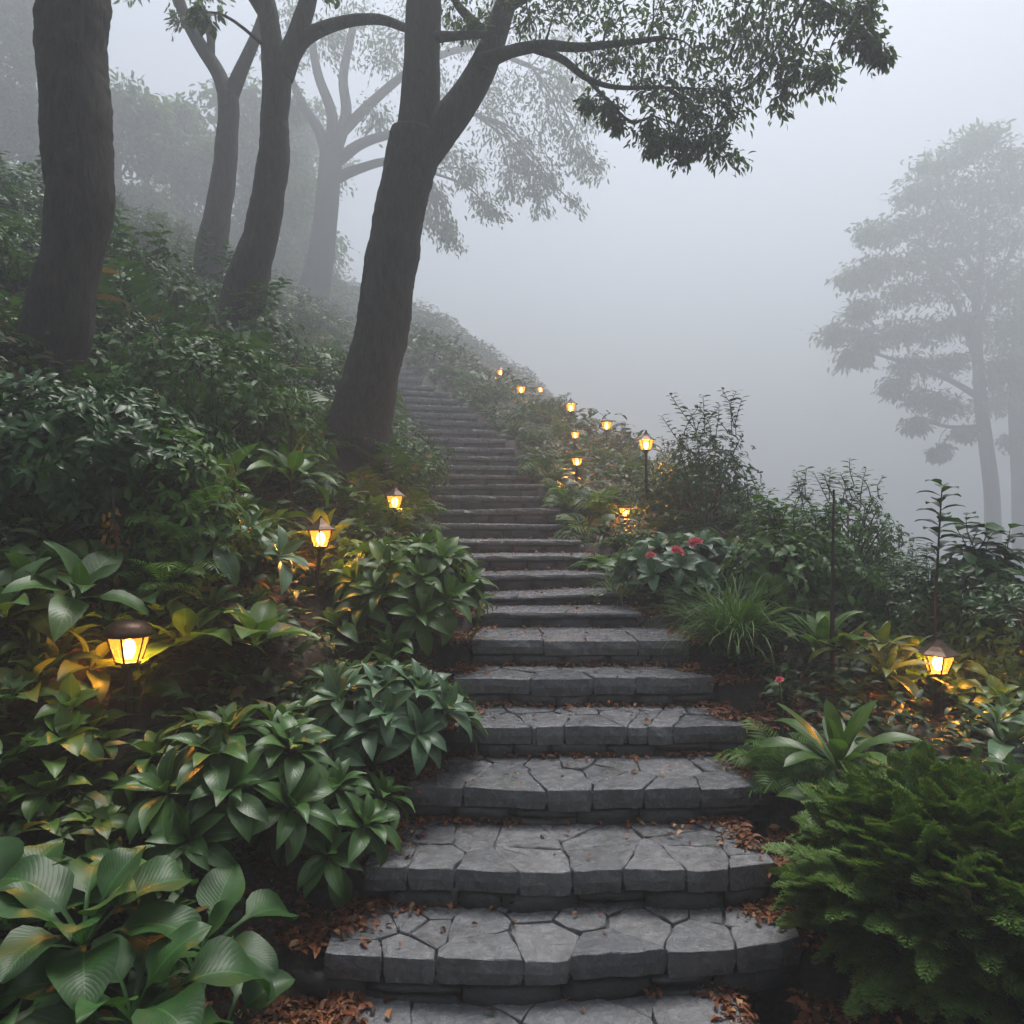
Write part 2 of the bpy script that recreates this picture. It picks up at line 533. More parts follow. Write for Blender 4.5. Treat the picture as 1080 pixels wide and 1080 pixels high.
def flagstone(mb, poly, z, th, r, sp, T, tilt=.008):
    poly = np.array(poly)
    pts = []
    L = len(poly)
    for i in range(L):
        a, b = poly[i], poly[(i + 1) % L]
        d = b - a; ln = np.linalg.norm(d)
        if ln < 1e-4: continue
        nn = np.array([d[1], -d[0]]) / ln
        k = max(1, int(ln / sp))
        for j in range(k):
            t = j / k
            p = a + d * t
            if j: p = p + nn * r.normal() * .0045
            else:
                c = poly.mean(0); p = p + (c - p) * min(.05, .004 / max(.02, np.linalg.norm(c - p)))
            pts.append(p)
    O = np.array(pts); n = len(O)
    if n < 3: return
    c = O.mean(0)
    tl = r.normal(size=2) * tilt
    def zz(q): return z + (q - c) @ tl
    dn = nrm(c - O)
    b = .0042
    rings = []
    for s, dz in ((.5, 0), (.82, 0)):
        q = c + (O - c) * s
        rings.append(np.column_stack([q, zz(q) + r.normal(size=n) * .0012]))
    q = O + dn * b
    rings.append(np.column_stack([q, zz(q) - .001 + r.normal(size=n) * .0015]))
    rings.append(np.column_stack([O + dn * .001, zz(O) - b * .9]))
    rings.append(np.column_stack([O - dn * (np.abs(r.normal(size=n)) * .006)[:, None], zz(O) - th * .5]))
    rings.append(np.column_stack([O + dn * .006 + r.normal(size=(n, 2)) * .002, np.full(n, z - th)]))
    V = np.vstack([np.append(c, zz(c))[None]] + rings)
    tri = np.array([[0, 1 + i, 1 + (i + 1) % n] for i in range(n)])
    qs, qf = [], []
    for k in range(len(rings) - 1):
        for i in range(n):
            a0 = 1 + k * n + i; a1 = 1 + k * n + (i + 1) % n
            (qs if k < 3 else qf).append([a0, a0 + n, a1 + n, a1])
    V = T(V)
    mb.add(V, [tri, np.array(qs)], smooth=False)
    base = mb.n - len(V)
    mb.f.append((np.array(qf) + base, False))


def rough_block(mb, x0, x1, z0, z1, yf, depth, r, T, nx=5, nz=4, amp=.006, rnd=.014):
    """a split stone block whose face follows yf(x)"""
    xs = np.linspace(x0, x1, nx + 1); zs = np.linspace(z0, z1, nz + 1)
    V = []; sk = r.normal() * .012
    for j, z in enumerate(zs):
        for i, x in enumerate(xs):
            e = (i in (0, nx)) + (j in (0, nz))
            y = yf(x) + rnd * e - abs(r.normal()) * amp + sk * (j / nz - .5)
            V.append((x + r.normal() * .003 * (0 if e else 1), y, z))
    a = len(V)
    for (i, j) in [(0, 0), (nx, 0), (nx, nz), (0, nz)]:
        V.append((xs[i], yf(xs[i]) + depth, zs[j]))
    I = np.arange((nx + 1) * (nz + 1)).reshape(nz + 1, nx + 1)
    q = np.stack([I[:-1, :-1], I[:-1, 1:], I[1:, 1:], I[1:, :-1]], -1).reshape(-1, 4)
    n0 = mb.n
    V = T(np.array(V))
    mb.add(V, q)
    rims = [list(I[0, ::-1]) + [a, a + 1], list(I[-1]) + [a + 2, a + 3], list(I[:, 0]) + [a + 3, a], list(I[::-1, -1]) + [a + 1, a + 2]]
    for rim in rims:
        mb.f.append((np.array([rim]) + n0, False))


stairs = empty("stone_staircase", (0, DK[0], 0), "long staircase of dark slate steps climbing between plants into the fog", "staircase")
SLOC = np.array([0, DK[0], 0.0])
step_edges = []
for k in range(NS):
    r = np.random.default_rng(100 + k)
    w, zt = HW[k], ZK[k]
    rise = zt - (ZK[k - 1] if k else -.12)
    dep = (DK[k + 1] - DK[k] if k + 1 < NS else .4) + .06 + (.02 + w * abs(math.sin(ANG[k])) * .3)
    bow = [.05, .10, .06, .03, .02, .01, .01][k] if k < 7 else .0
    tz = r.normal() * .012 if k >= 7 else 0.0
    a = ANG[k] + (r.normal() * .012 if k >= 7 else 0); ca, sa = math.cos(a), math.sin(a)
    cx, cyy = XC[k], DK[k]
    wob = r.normal(size=6) * (.012 if k < 8 else .006)

    def yf(x, w=w, bow=bow, wob=wob):
        s = np.clip(x / w, -1.3, 1.3)
        return -bow * (1 - np.abs(s) ** 2.2) + wob[0] * np.sin(3 * s + wob[1] * 90) + wob[2] * np.sin(7 * s)

    def T(V, cx=cx, cyy=cyy, ca=ca, sa=sa, tz=tz):
        V = np.asarray(V, float).copy()
        x, y = V[:, 0].copy(), V[:, 1].copy()
        V[:, 2] += x * tz
        V[:, 0] = cx + x * ca - y * sa; V[:, 1] = cyy + x * sa + y * ca
        return V - SLOC
    step_edges.append((T, yf, w, dep, zt))
    st = bpy.data.objects.new("step", None); COL.objects.link(st); st.parent = stairs
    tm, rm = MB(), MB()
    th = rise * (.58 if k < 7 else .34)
    th = min(max(th, .03), .1)
    front = [np.array([x, yf(x)]) for x in np.linspace(-w, w, 13 if k < 7 else 5)]
    front0 = -1.2 if k == 0 else 0
    if k == 0:
        front = [np.array([-w * 1.0, -.75]), np.array([w * 1.1, -.75])]
    # back corners drawn in a little: earth and litter lie there
    inl = [.02, .22, .16, .1, .08, .05, .04][k] if k < 7 else 0
    outline = front + [np.array([w, dep * .55]), np.array([w - inl * .8, dep]), np.array([-w + inl, dep]), np.array([-w, dep * .5])]
    # seeds of the flagstones
    ncol = max(3, int(2 * w / (.27 if k < 5 else .36)))
    rows = 4 if k == 0 else (3 if k == 1 else 2 if k < 6 else 1)
    y_lo = -.75 if k == 0 else -bow * .5
    seeds = []
    for rr_ in range(rows):
        yy = y_lo + (dep - y_lo) * (rr_ + .5) / rows
        nc = ncol + (1 if rr_ % 2 else 0)
        for i in range(nc):
            xx = -w + 2 * w * (i + .5 + r.uniform(-.46, .46)) / nc
            seeds.append(np.array([xx, yy + r.uniform(-.44, .44) * (dep - y_lo) / rows]))
    extra = [np.array([r.uniform(-w, w), r.uniform(y_lo, dep)]) for _ in range(5 if k < 5 else 0)]
    seeds += extra
    gap = .0019 if k < 7 else .002
    for i, s in enumerate(seeds):
        poly = outline
        for j, q in enumerate(seeds):
            if i == j: continue
            n = q - s; L = np.linalg.norm(n); n = n / L
            poly = clip(poly, n, np.dot((s + q) / 2, n) - gap)
            if len(poly) < 3: break
        if len(poly) >= 3:
            flagstone(tm, poly, zt + r.normal() * (.003 if k < 7 else .001), th * r.uniform(.92, 1.08), r, .045 if k < 5 else .09, T, .012 if k < 7 else .004)
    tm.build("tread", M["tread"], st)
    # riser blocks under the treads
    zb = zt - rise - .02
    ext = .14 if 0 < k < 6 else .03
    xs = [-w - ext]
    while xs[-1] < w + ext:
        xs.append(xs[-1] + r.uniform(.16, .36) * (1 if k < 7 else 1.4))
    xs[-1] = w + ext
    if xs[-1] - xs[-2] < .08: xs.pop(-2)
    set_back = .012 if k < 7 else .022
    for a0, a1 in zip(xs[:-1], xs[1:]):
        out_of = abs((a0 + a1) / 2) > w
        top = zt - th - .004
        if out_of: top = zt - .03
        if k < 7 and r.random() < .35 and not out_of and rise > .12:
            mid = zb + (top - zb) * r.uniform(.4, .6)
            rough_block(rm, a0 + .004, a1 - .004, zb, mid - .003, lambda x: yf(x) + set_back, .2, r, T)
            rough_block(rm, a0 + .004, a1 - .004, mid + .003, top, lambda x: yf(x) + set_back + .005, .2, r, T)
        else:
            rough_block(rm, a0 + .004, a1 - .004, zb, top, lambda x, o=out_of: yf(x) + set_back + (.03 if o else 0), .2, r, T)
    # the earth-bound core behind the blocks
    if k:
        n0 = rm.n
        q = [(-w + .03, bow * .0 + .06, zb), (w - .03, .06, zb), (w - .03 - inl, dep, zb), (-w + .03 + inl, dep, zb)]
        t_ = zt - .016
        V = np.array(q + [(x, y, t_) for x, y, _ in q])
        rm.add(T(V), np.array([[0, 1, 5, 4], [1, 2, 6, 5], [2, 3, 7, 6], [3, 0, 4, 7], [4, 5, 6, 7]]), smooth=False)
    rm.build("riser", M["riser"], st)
stairs.location = SLOC


# ------------------------------------------------------------------ leaf shapes
def _pc(x, p): return np.clip(x, 1e-6, 1) ** p
def _sn(t, b, p): return _pc(np.sin(np.clip(t / b, 0, 1) * 1.5707), p)
def _cs(t, b, p): return _pc(np.cos(np.clip((t - b) / (1 - b), 0, 1) * 1.5707), p)
def w_hosta(t): return np.where(t < .3, _sn(t, .3, .7), _cs(t, .3, .9))
def w_lance(t): return np.where(t < .42, _sn(t, .42, .9), _cs(t, .42, 1.0))
def w_paddle(t): return np.where(t < .62, .12 + .88 * _sn(t, .62, 1.3), _cs(t, .62, .7))
def w_blade(t): return _pc(1 - t, .6) * (.5 + .5 * np.minimum(1, t * 6))


def leaf(wf, L=1.0, Wd=.4, pitch=60, droop=90, pet=.25, fold=18, wave=.03, nl=12, nw=4, r=rng, dexp=1.3, twist=0.0):
    t = np.linspace(0, 1, nl + 1)
    ang = np.radians(pitch) - np.radians(droop) * t ** dexp
    dx = np.cos(ang) * L / nl; dz = np.sin(ang) * L / nl
    cx = np.concatenate([[0], np.cumsum(dx[:-1])]); cz = np.concatenate([[0], np.cumsum(dz[:-1])])
    tb = np.clip((t - pet) / (1 - pet), 0, 1)
    w = np.maximum(wf(tb), 0) * Wd * .5
    w = np.where(t <= pet + 1e-6, .010 * min(1, L * 2), np.maximum(w, .0015))
    s = np.linspace(-1, 1, nw + 1)
    cf, sf = math.cos(math.radians(fold)), math.sin(math.radians(fold))
    ph = r.uniform(0, 6.28); ph2 = r.uniform(0, 6.28)
    Sg, Tg = np.meshgrid(s, t)
    wg = w[:, None]
    lat = Sg * wg * cf
    nz = np.abs(Sg) ** 1.4 * wg * sf + np.where(Tg > pet, wave * Wd * np.abs(Sg) * np.sin(Tg * 15 + ph + Sg * 1.5), 0)
    bend = twist * Tg ** 2 * L
    nx_, nzv = -np.sin(ang)[:, None], np.cos(ang)[:, None]
    Xv = cx[:, None] + nx_ * nz; Zv = cz[:, None] + nzv * nz; Yv = lat + bend
    V = np.stack([Xv, Yv, Zv], -1).reshape(-1, 3)
    I = np.arange(V.shape[0]).reshape(nl + 1, nw + 1)
    q = np.stack([I[:-1, :-1], I[1:, :-1], I[1:, 1:], I[:-1, 1:]], -1).reshape(-1, 4)
    uv = np.stack([(Sg + 1) / 2, np.broadcast_to(tb[:, None], Sg.shape)], -1).reshape(-1, 2)
    return V, [q], uv


def tiny_leaf(L=1.0, Wd=.42, fold=.12, bend=.12):
    """a folded leaf: 8 vertices"""
    V = np.array([[0, 0, 0], [.3 * L, Wd * .42, fold * Wd], [.3 * L, 0, .03], [.3 * L, -Wd * .42, fold * Wd],
                  [.66 * L, Wd * .36, fold * Wd - bend * .4], [.66 * L, 0, -bend * .25], [.66 * L, -Wd * .36, fold * Wd - bend * .4], [L, 0, -bend]], float)
    q = np.array([[1, 2, 5, 4], [2, 3, 6, 5]])
    t = np.array([[0, 2, 1], [0, 3, 2], [4, 5, 7], [5, 6, 7]])
    uv = np.array([[.5, 0], [0, .3], [.5, .3], [1, .3], [0, .66], [.5, .66], [1, .66], [.5, 1]])
    return V, [q, t], uv


def frond(L=1.0, Wd=.3, pitch=65, droop=110, pairs=16, tip=1.0, lw=.4, up=.15, seed=0):
    r = np.random.default_rng(seed)
    n = pairs + 2
    t = np.linspace(0, 1, n)
    ang = np.radians(pitch) - np.radians(droop) * t ** 1.25
    cx = np.concatenate([[0], np.cumsum(np.cos(ang[:-1]) * L / n)]); cz = np.concatenate([[0], np.cumsum(np.sin(ang[:-1]) * L / n)])
    V, Q, UV = [], [], []
    for i in range(n - 1):       # rachis
        k = len(V); hw = .006
        V += [(cx[i], -hw, cz[i]), (cx[i], hw, cz[i]), (cx[i + 1], hw, cz[i + 1]), (cx[i + 1], -hw, cz[i + 1])]
        Q.append([k, k + 3, k + 2, k + 1]); UV += [(.5, t[i])] * 4
    for i in range(2, n):
        tt = t[i]
        ln = Wd * (np.sin(np.clip(tt * 1.15 - .05, 0, 1) * np.pi) ** .7 * .92 + .08) * (1 if tt < .9 else .7) * r.uniform(.88, 1.1)
        a = ang[i]
        f = np.array([np.cos(a), 0, np.sin(a)]); nn = np.array([-np.sin(a), 0, np.cos(a)])
        for sd in (-1, 1):
            base = np.array([cx[i], 0, cz[i]])
            d = f * .5 + np.array([0, sd, 0]) + nn * r.uniform(-.1, up) ; d /= np.linalg.norm(d)
            wd = L / n * lw * 1.5
            mid = base + d * ln * .45; tipp = base + d * ln - nn * ln * .22 * tip
            k = len(V)
            V += [tuple(base), tuple(mid + f * wd), tuple(tipp), tuple(mid - f * wd * .8)]
            Q.append([k, k + 1, k + 2, k + 3] if sd < 0 else [k, k + 3, k + 2, k + 1]); UV += [(.5, 0), (0, .5), (.5, 1), (1, .5)]
    return np.array(V, float), [np.array(Q)], np.array(UV, float)


FRONDS = [frond(1, .26, p, dr, 17, seed=i) for i, (p, dr) in enumerate([(78, 70), (68, 95), (58, 110), (48, 100), (35, 75), (72, 130)])]
FINE = [frond(1, .34, p, dr, 22, lw=.26, seed=20 + i) for i, (p, dr) in enumerate([(75, 80), (60, 100), (45, 95), (30, 80)])]
BAMBOO = [frond(1, .38, p, dr, 9, lw=.32, tip=2.2, seed=40 + i) for i, (p, dr) in enumerate([(75, 95), (60, 110), (45, 105), (30, 95)])]
TINY = [tiny_leaf(1, .42, .15, .1), tiny_leaf(1, .5, .25, .25), tiny_leaf(1, .36, .1, .35)]
ROUND = [tiny_leaf(1, .66, .15, .15), tiny_leaf(1, .58, .25, .3)]
LANCE_S = [leaf(w_lance, 1, .3, p, dr, .08, 16, .03, 6, 2) for p, dr in ((20, 50), (10, 75), (30, 90), (0, 40))]


# ------------------------------------------------------------------ plant builders: each returns a mesh builder round the origin
def rosette(mb, n, L, Wd, wf, r, pos=(0, 0, 0), axis=(0, 0, 1), pet=.3, p_in=80, p_out=25, d_in=60, d_out=90, nl=12, nw=4, fold=16, wave=.03, size_in=.6, spread=6.283, yaw0=None):
    axis = np.asarray(axis, float) / np.linalg.norm(axis)
    h = np.array([1.0, 0, 0]) if abs(axis[0]) < .8 else np.array([0, 1.0, 0])
    A = np.cross(h, axis); A /= np.linalg.norm(A); B = np.cross(axis, A)
    R0 = np.stack([A, B, axis], -1)
    y0 = r.uniform(0, 6.28) if yaw0 is None else yaw0
    for i in range(n):
        q = i / max(1, n - 1)
        s = size_in + (1 - size_in) * q ** .7
        s *= r.uniform(.85, 1.12)
        T = leaf(wf, L * s, Wd * s * r.uniform(.88, 1.1), p_in + (p_out - p_in) * q + r.normal() * 7, d_in + (d_out - d_in) * q + r.normal() * 12, pet * r.uniform(.8, 1.2), fold + r.normal() * 5, wave, nl, nw, r, 1.4, r.normal() * .06)
        yaw = y0 + i * 2.39996 + r.normal() * .15 if spread > 6 else y0 + (r.random() - .5) * spread
        R = R0 @ rot_z(np.array([yaw]))[0]
        V = T[0] @ R.T + np.asarray(pos)
        mb.add(V, T[1], T[2])


def bush_of_rosettes(heads, n, L, Wd, wf, r, **kw):
    mb = MB()
    for p, ax in heads:
        rosette(mb, n, L, Wd, wf, r, p, ax, **kw)
    return mb


def dome_heads(rx, ry, rz, m, r, z0=.0):
    out = []
    for i in range(m):
        ph = i * 2.39996 + r.normal() * .2
        el = math.asin(min(1, .12 + .88 * (1 - (i + .5) / m)))
        d = np.array([math.cos(ph) * math.cos(el), math.sin(ph) * math.cos(el), math.sin(el)])
        p = d * np.array([rx, ry, rz]) * r.uniform(.85, 1.05) + np.array([0, 0, z0])
        ax = d * np.array([1, 1, 1]) + np.array([0, 0, .45])
        out.append((p, ax))
    return out


def shrub(rx, ry, rz, n, size, tmpl, r, z0=None, whorl=4, lump=.22, inner=.55, low=-.25, sprigs=0, sprig_len=.3):
    """leaves in whorls through the outer half of a lumpy dome; returns leaves, stems"""
    z0 = rz * .25 if z0 is None else z0
    mb, sm = MB(), MB()
    D = rdir(n * 2, r); D = D[D[:, 2] > low][:n]
    sd = r.uniform(0, 50)
    lm = np.array([1 + lump * 1.6 * mnoise.noise(Vector(d * 2.3 + sd)) + lump * .7 * mnoise.noise(Vector(d * 6.0 + sd)) for d in D])
    rad = (inner + (1 - inner) * r.random(len(D)) ** .55) * lm
    C = D * np.array([rx, ry, rz]) * rad[:, None] + np.array([0, 0, z0])
    axes = nrm(D + np.array([0, 0, .35]) + r.normal(size=D.shape) * .25)
    for wj in range(whorl):
        tmp = tmpl[wj % len(tmpl)]
        tang = nrm(np.cross(axes, rdir(len(D), r)))
        dirs = nrm(tang + axes * r.uniform(.1, .7, (len(D), 1)) + np.array([0, 0, -.25]))
        mb.scatter(tmp, C + r.normal(size=C.shape) * size * .12, frames(dirs, axes + r.normal(size=D.shape) * .2), size * r.uniform(.6, 1.15, len(D)))
    for i in r.choice(len(C), min(len(C), 16 + sprigs), replace=False):
        b = np.array([r.normal() * rx * .12, r.normal() * ry * .12, -.05])
        m_ = (b + C[i]) / 2 + np.array([0, 0, .1 * rz])
        tube(sm, [b, m_, C[i]], [.011, .008, .003], 5, 3)
    tops = C[np.argsort(-C[:, 2] + r.random(len(C)) * rz * .4)[:max(1, sprigs * 2)]]
    for i in range(sprigs):
        b = tops[i * 2 % len(tops)]
        d = nrm(np.array([r.normal() * .35, r.normal() * .35, 1.0]))
        ln = sprig_len * r.uniform(.5, 1.1)
        m_ = b + d * ln * .55; e = b + d * ln + np.array([r.normal() * .12, r.normal() * .12, -.05]) * ln
        tube(sm, [b, m_, e], [.005, .0035, .002], 4, 3)
        k = max(5, int(ln / size * 3.2))
        tt = np.linspace(.15, 1, k)
        Q = np.array([b + (m_ - b) * t * 2 if t < .5 else m_ + (e - m_) * (t - .5) * 2 for t in tt])
        yaw = np.arange(k) * 2.2
        dd = np.stack([np.cos(yaw), np.sin(yaw), np.full(k, .25)], -1)
        mb.scatter(tmpl[0], Q, frames(dd, np.tile([0, 0, 1.0], (k, 1)) + r.normal(size=(k, 3)) * .2), size * r.uniform(1.0, 1.6, k))
    return mb, sm


def fern(n, L, r, fr=FRONDS, lean=None):
    mb = MB()
    for i in range(n):
        yaw = i * 2.39996 + r.normal() * .25
        if lean is not None:
            yaw = lean + r.normal() * 1.0
        T = fr[int(r.integers(len(fr)))]
        R = rot_z(np.array([yaw]))
        # a little roll
        a = r.normal() * .25
        Rx = np.array([[1, 0, 0], [0, math.cos(a), -math.sin(a)], [0, math.sin(a), math.cos(a)]])
        mb.scatter(T, np.array([[r.normal() * .03, r.normal() * .03, 0]]), R @ Rx, np.array([L * r.uniform(.7, 1.12)]))
    return mb


def grass_tuft(n, L, r, width=.018, p0=85, p1=40, droop=110):
    mb = MB()
    for i in range(n):
        T = leaf(w_blade, L * r.uniform(.55, 1.1), width * r.uniform(.7, 1.3), r.uniform(p1, p0), droop * r.uniform(.5, 1.25), 0, 20, 0, 7, 2, r, 1.5, r.normal() * .08)
        R = rot_z(np.array([r.uniform(0, 6.283)]))[0]
        mb.add(T[0] @ R.T + np.array([r.normal() * L * .07, r.normal() * L * .07, 0]), T[1], T[2])
    return mb


def juniper_spray(seed):
    r = np.random.default_rng(seed)
    V, Q = [], []
    nb = 11
    for i in range(nb):
        t = (i + 1) / nb
        x = t; z = .10 * math.sin(t * 2) - .16 * t * t
        for sd in (-1, 1):
            ln = .40 * (1 - t) ** .8 + .07
            d = np.array([.75, sd * .8, r.normal() * .12]); d /= np.linalg.norm(d)
            m = 5
            for j in range(m):
                u = (j + .4) / m
                b = np.array([x, 0, z]) + d * ln * u - np.array([0, 0, .08 * u * ln])
                for s2 in (-1, 1):
                    e = np.array([d[0] * .7 - s2 * d[1] * .6, d[1] * .7 + s2 * d[0] * .6, r.uniform(-.05, .4)])
                    nl_ = .11 * r.uniform(.8, 1.2)
                    k = len(V)
                    p = np.array([-e[1], e[0], 0]) * .022
                    V += [tuple(b - p), tuple(b + p), tuple(b + e * nl_ + p * .4), tuple(b + e * nl_ - p * .4)]
                    Q.append([k, k + 1, k + 2, k + 3])
    V = np.array(V)
    return V, [np.array(Q)], np.tile([[.5, .5]], (len(V), 1)).astype(float)


def place(mb, name, mat, px, d, label, cat, group=None, dz=0.0, x=None, stem=None, stem_mat=None):
    xx = (px - 540) * d / F if x is None else x
    z = float(ground(xx, d)) + dz
    o = mb.build(name, mat)
    o.location = (xx, d, z)
    tag(o, label, cat, group)
    if stem is not None and stem.n:
        stem.build("stem", stem_mat or M["twig"], o)
    return o


def heads_px(lst, d0, gz_px, gd):
    pass


# ------------------------------------------------------------------ trees
def tree(name, label, cat, trunk, limbs, clumps, leaf_size, per, bark, base_xyz, r, sides=18, twigs=9, tw_len=.5, leaf_t=TINY, lm=None, group=None, droopy=.5, rough=.05, lump=.10, flat=1.0, spread=.12, slim=1.0):
    """trunk/limbs: lists of (px, py, r_px, d); clumps: (px, py, rad_px, d)"""
    loc = np.array(base_xyz)
    root = empty(name, tuple(loc), label, cat, group)
    tm = MB()
    conv = lambda L_: (np.array([P(a, b, d) for a, b, c, d in L_]), np.array([c * d / F for a, b, c, d in L_]))
    nodes, nrad = [], []
    pts, rad = conv(trunk)
    tube(tm, pts, rad * slim, sides, 10 if rough else 4, rough, r.uniform(0, 90), lump)
    nodes += list(pts[len(pts) // 2:]); nrad += list(rad[len(pts) // 2:])
    for lb in limbs:
        p, q = conv(lb)
        tube(tm, p, q, max(6, sides // 2), 5, rough * .6, r.uniform(0, 90), lump * .5)
        for i in range(len(p) - 1):
            for t in (0, .33, .66):
                nodes.append(p[i] + (p[i + 1] - p[i]) * t); nrad.append(q[i] + (q[i + 1] - q[i]) * t)
        nodes.append(p[-1]); nrad.append(q[-1])
    nodes = np.array(nodes); nrad = np.array(nrad)
    cm = MB()
    for (a, b, c, d) in clumps:
        C = P(a, b, d); R_ = c * d / F
        i = int(np.argmin(np.linalg.norm(nodes - C, axis=1) + 0.0))
        A = nodes[i]
        mid = (A + C) / 2 + np.array([0, 0, .12 * np.linalg.norm(C - A)]) + r.normal(size=3) * .06 * np.linalg.norm(C - A)
        rb = min(nrad[i] * .6, .006 * 1 + .018 * np.linalg.norm(C - A))
        tube(tm, [A, mid, C], [rb, rb * .7, rb * .35], 6, 5)
        out = nrm(C - A)
        for j in range(twigs):
            dr = nrm(rdir(1, r)[0] * np.array([1, 1, .6 * flat]) + out * .45)
            ln = R_ * r.uniform(.55, 1.15)
            s = A + (mid - A) * 0 + (C - mid) * r.uniform(.3, 1) + (mid - A)
            e1 = s + dr * ln * .55; e2 = s + dr * ln + np.array([0, 0, -droopy * ln * .45])
            tube(tm, [s, e1, e2], [rb * .3, rb * .2, rb * .1], 4, 3)
            k = max(4, per // twigs)
            t = r.uniform(.12, 1.05, k)
            Q = np.where(t[:, None] < .55, s + (e1 - s) * (t / .55)[:, None], e1 + (e2 - e1) * ((t - .55) / .45)[:, None])
            dd = nrm((e2 - s) / ln)[None] * .8 + rdir(k, r) * .8 + np.array([0, 0, -droopy])
            Q = Q + r.normal(size=Q.shape) * R_ * spread * np.array([1, 1, flat])
            cm.scatter(leaf_t[j % len(leaf_t)], Q, frames(dd, rdir(k, r) * .7 + np.array([0, 0, 1.0])), leaf_size * r.uniform(.6, 1.15, k))
    tm.build("trunk", bark, root, None)
    root_t = root.children[-1]
    cr = cm.build("crown", lm or M["tree"], root)
    for o in root.children:
        o.location = tuple(-loc)
    return root


def R(s): return np.random.default_rng(s)


# near trunk
t1 = tree("broadleaf_tree", "thickest dark trunk with knotted bark rising out of the dense dark shrub", "tree",
          [(38, 445, 56, 5.4), (46, 395, 45, 5.4), (64, 335, 37, 5.4), (76, 270, 34.5, 5.4), (84, 205, 36, 5.4), (82, 165, 37.5, 5.4), (79, 120, 39.5, 5.4), (77, 82, 38, 5.4), (78, 40, 38, 5.4), (79, 0, 39.5, 5.4), (84, -90, 37, 5.4), (92, -200, 30, 5.4)],
          [[(84, -90, 26, 5.4), (40, -220, 18, 5.3), (-40, -330, 12, 5.0)], [(90, -180, 26, 5.4), (150, -300, 16, 5.8), (230, -380, 10, 6.2)], [(90, -200, 24, 5.4), (90, -330, 14, 5.6)]],
          [(-60, -350, 90, 5.0), (40, -380, 100, 5.4), (150, -360, 100, 5.8), (240, -420, 100, 6.2), (-120, -260, 80, 5.6), (90, -430, 90, 5.2)],
          .13, 150, M["bark"], P(46, 400, 5.4), R(1), 48, rough=.06, lump=.16, slim=.86)

# second trunk, ivy at its foot, arching branch
t2 = tree("broadleaf_tree", "slim dark tree with one long branch arching sideways from its fork", "tree",
          [(240, 420, 30, 9), (246, 370, 26, 9), (258, 310, 23.5, 9), (270, 265, 21, 9), (281, 220, 19, 9), (289, 165, 17, 9), (290, 120, 15.5, 9), (292, 75, 17, 9)],
          [[(291, 85, 14, 9), (286, 40, 11, 9), (280, 0, 10, 9), (268, -60, 8, 9)], [(297, 80, 13, 9), (312, 40, 10.5, 9), (325, 0, 9, 9), (335, -60, 7, 9)],
           [(305, 62, 10, 9), (322, 40, 8, 9), (355, 25, 6.2, 9), (395, 20, 5.2, 9), (424, 28, 4.5, 9.1), (460, 45, 3, 9.4)],
           [(284, 25, 6, 9), (262, -10, 5, 9)]],
          [(250, -60, 50, 9), (300, -80, 60, 9), (345, -90, 60, 9), (215, -50, 40, 8.6), (390, -60, 45, 9), (200, 14, 15, 8.2), (340, -20, 22, 9.4)],
          .13, 130, M["bark2"], P(246, 372, 9), R(2), 30, rough=.055, lump=.12, slim=.9)

t3 = tree("broadleaf_tree", "thin grey trunk forking into a wide Y between two darker trunks", "tree",
          [(218, 290, 19, 13), (226, 245, 17, 13), (236, 185, 14, 13), (241, 125, 12.5, 13), (240, 100, 12.5, 13)],
          [[(240, 104, 9, 13), (229, 75, 7.5, 13), (208, 42, 7, 13), (193, 12, 6, 13), (180, -30, 5, 13)], [(242, 104, 8.5, 13), (254, 75, 7, 13), (270, 38, 5.5, 13), (282, 0, 4.5, 13), (290, -40, 4, 13)],
           [(222, 62, 4.5, 13), (222, 40, 4, 13), (214, 10, 3, 13)]],
          [(180, -20, 34, 13), (212, -10, 30, 13), (290, -30, 40, 13), (240, -40, 40, 13), (186, 20, 14, 12.4), (320, -10, 30, 13.5), (150, -10, 25, 13)],
          .14, 110, M["bark2"], P(226, 250, 13), R(3), 20, rough=.03, slim=.86)

FD = 40
far = lambda L_: [(a, b, c, FD) for a, b, c in L_]
t4 = tree("broadleaf_tree", "pale fog-veiled tree with spreading many-forked limbs behind the dark trunks", "tree",
          far([(326, 325, 19), (336, 285, 14.5), (343, 235, 12.5), (347, 190, 12), (350, 160, 12)]),
          [far([(347, 168, 8), (338, 140, 6), (322, 115, 5), (308, 85, 4), (296, 50, 3)]), far([(350, 162, 8), (350, 120, 6), (336, 80, 5), (328, 40, 4), (322, 5, 3)]),
           far([(352, 162, 8), (365, 120, 6), (362, 80, 5), (372, 30, 4)]), far([(355, 170, 7), (380, 152, 5.5), (410, 142, 4.5), (450, 135, 3.5), (500, 120, 2.5)]),
           far([(354, 188, 6.5), (378, 178, 5), (412, 170, 4), (450, 180, 3)]), far([(360, 140, 6), (395, 105, 5), (440, 70, 4), (500, 50, 3), (560, 70, 2.5)])],
          far([(300, 60, 26), (320, 20, 30), (345, 40, 26), (372, 20, 34), (400, 60, 30), (430, 40, 34), (460, 80, 30), (490, 45, 34), (510, 95, 30), (530, 130, 30), (555, 80, 34), (580, 120, 30),
               (560, 165, 26), (585, 195, 24), (606, 165, 26), (630, 185, 18), (612, 222, 14), (540, 200, 20), (520, 225, 16), (600, 90, 28), (450, 130, 24), (470, 165, 22), (440, 190, 18), (455, 235, 18), (478, 255, 12), (400, 125, 20), (310, 110, 16),
               (450, 10, 34), (520, 10, 34), (590, 40, 32), (620, 130, 22), (500, 180, 20), (570, 220, 12), (460, 210, 14)]),
          .30, 420, M["bark2"], P(334, 295, FD), R(4), 14, twigs=9, rough=.0, droopy=.6, spread=.3)

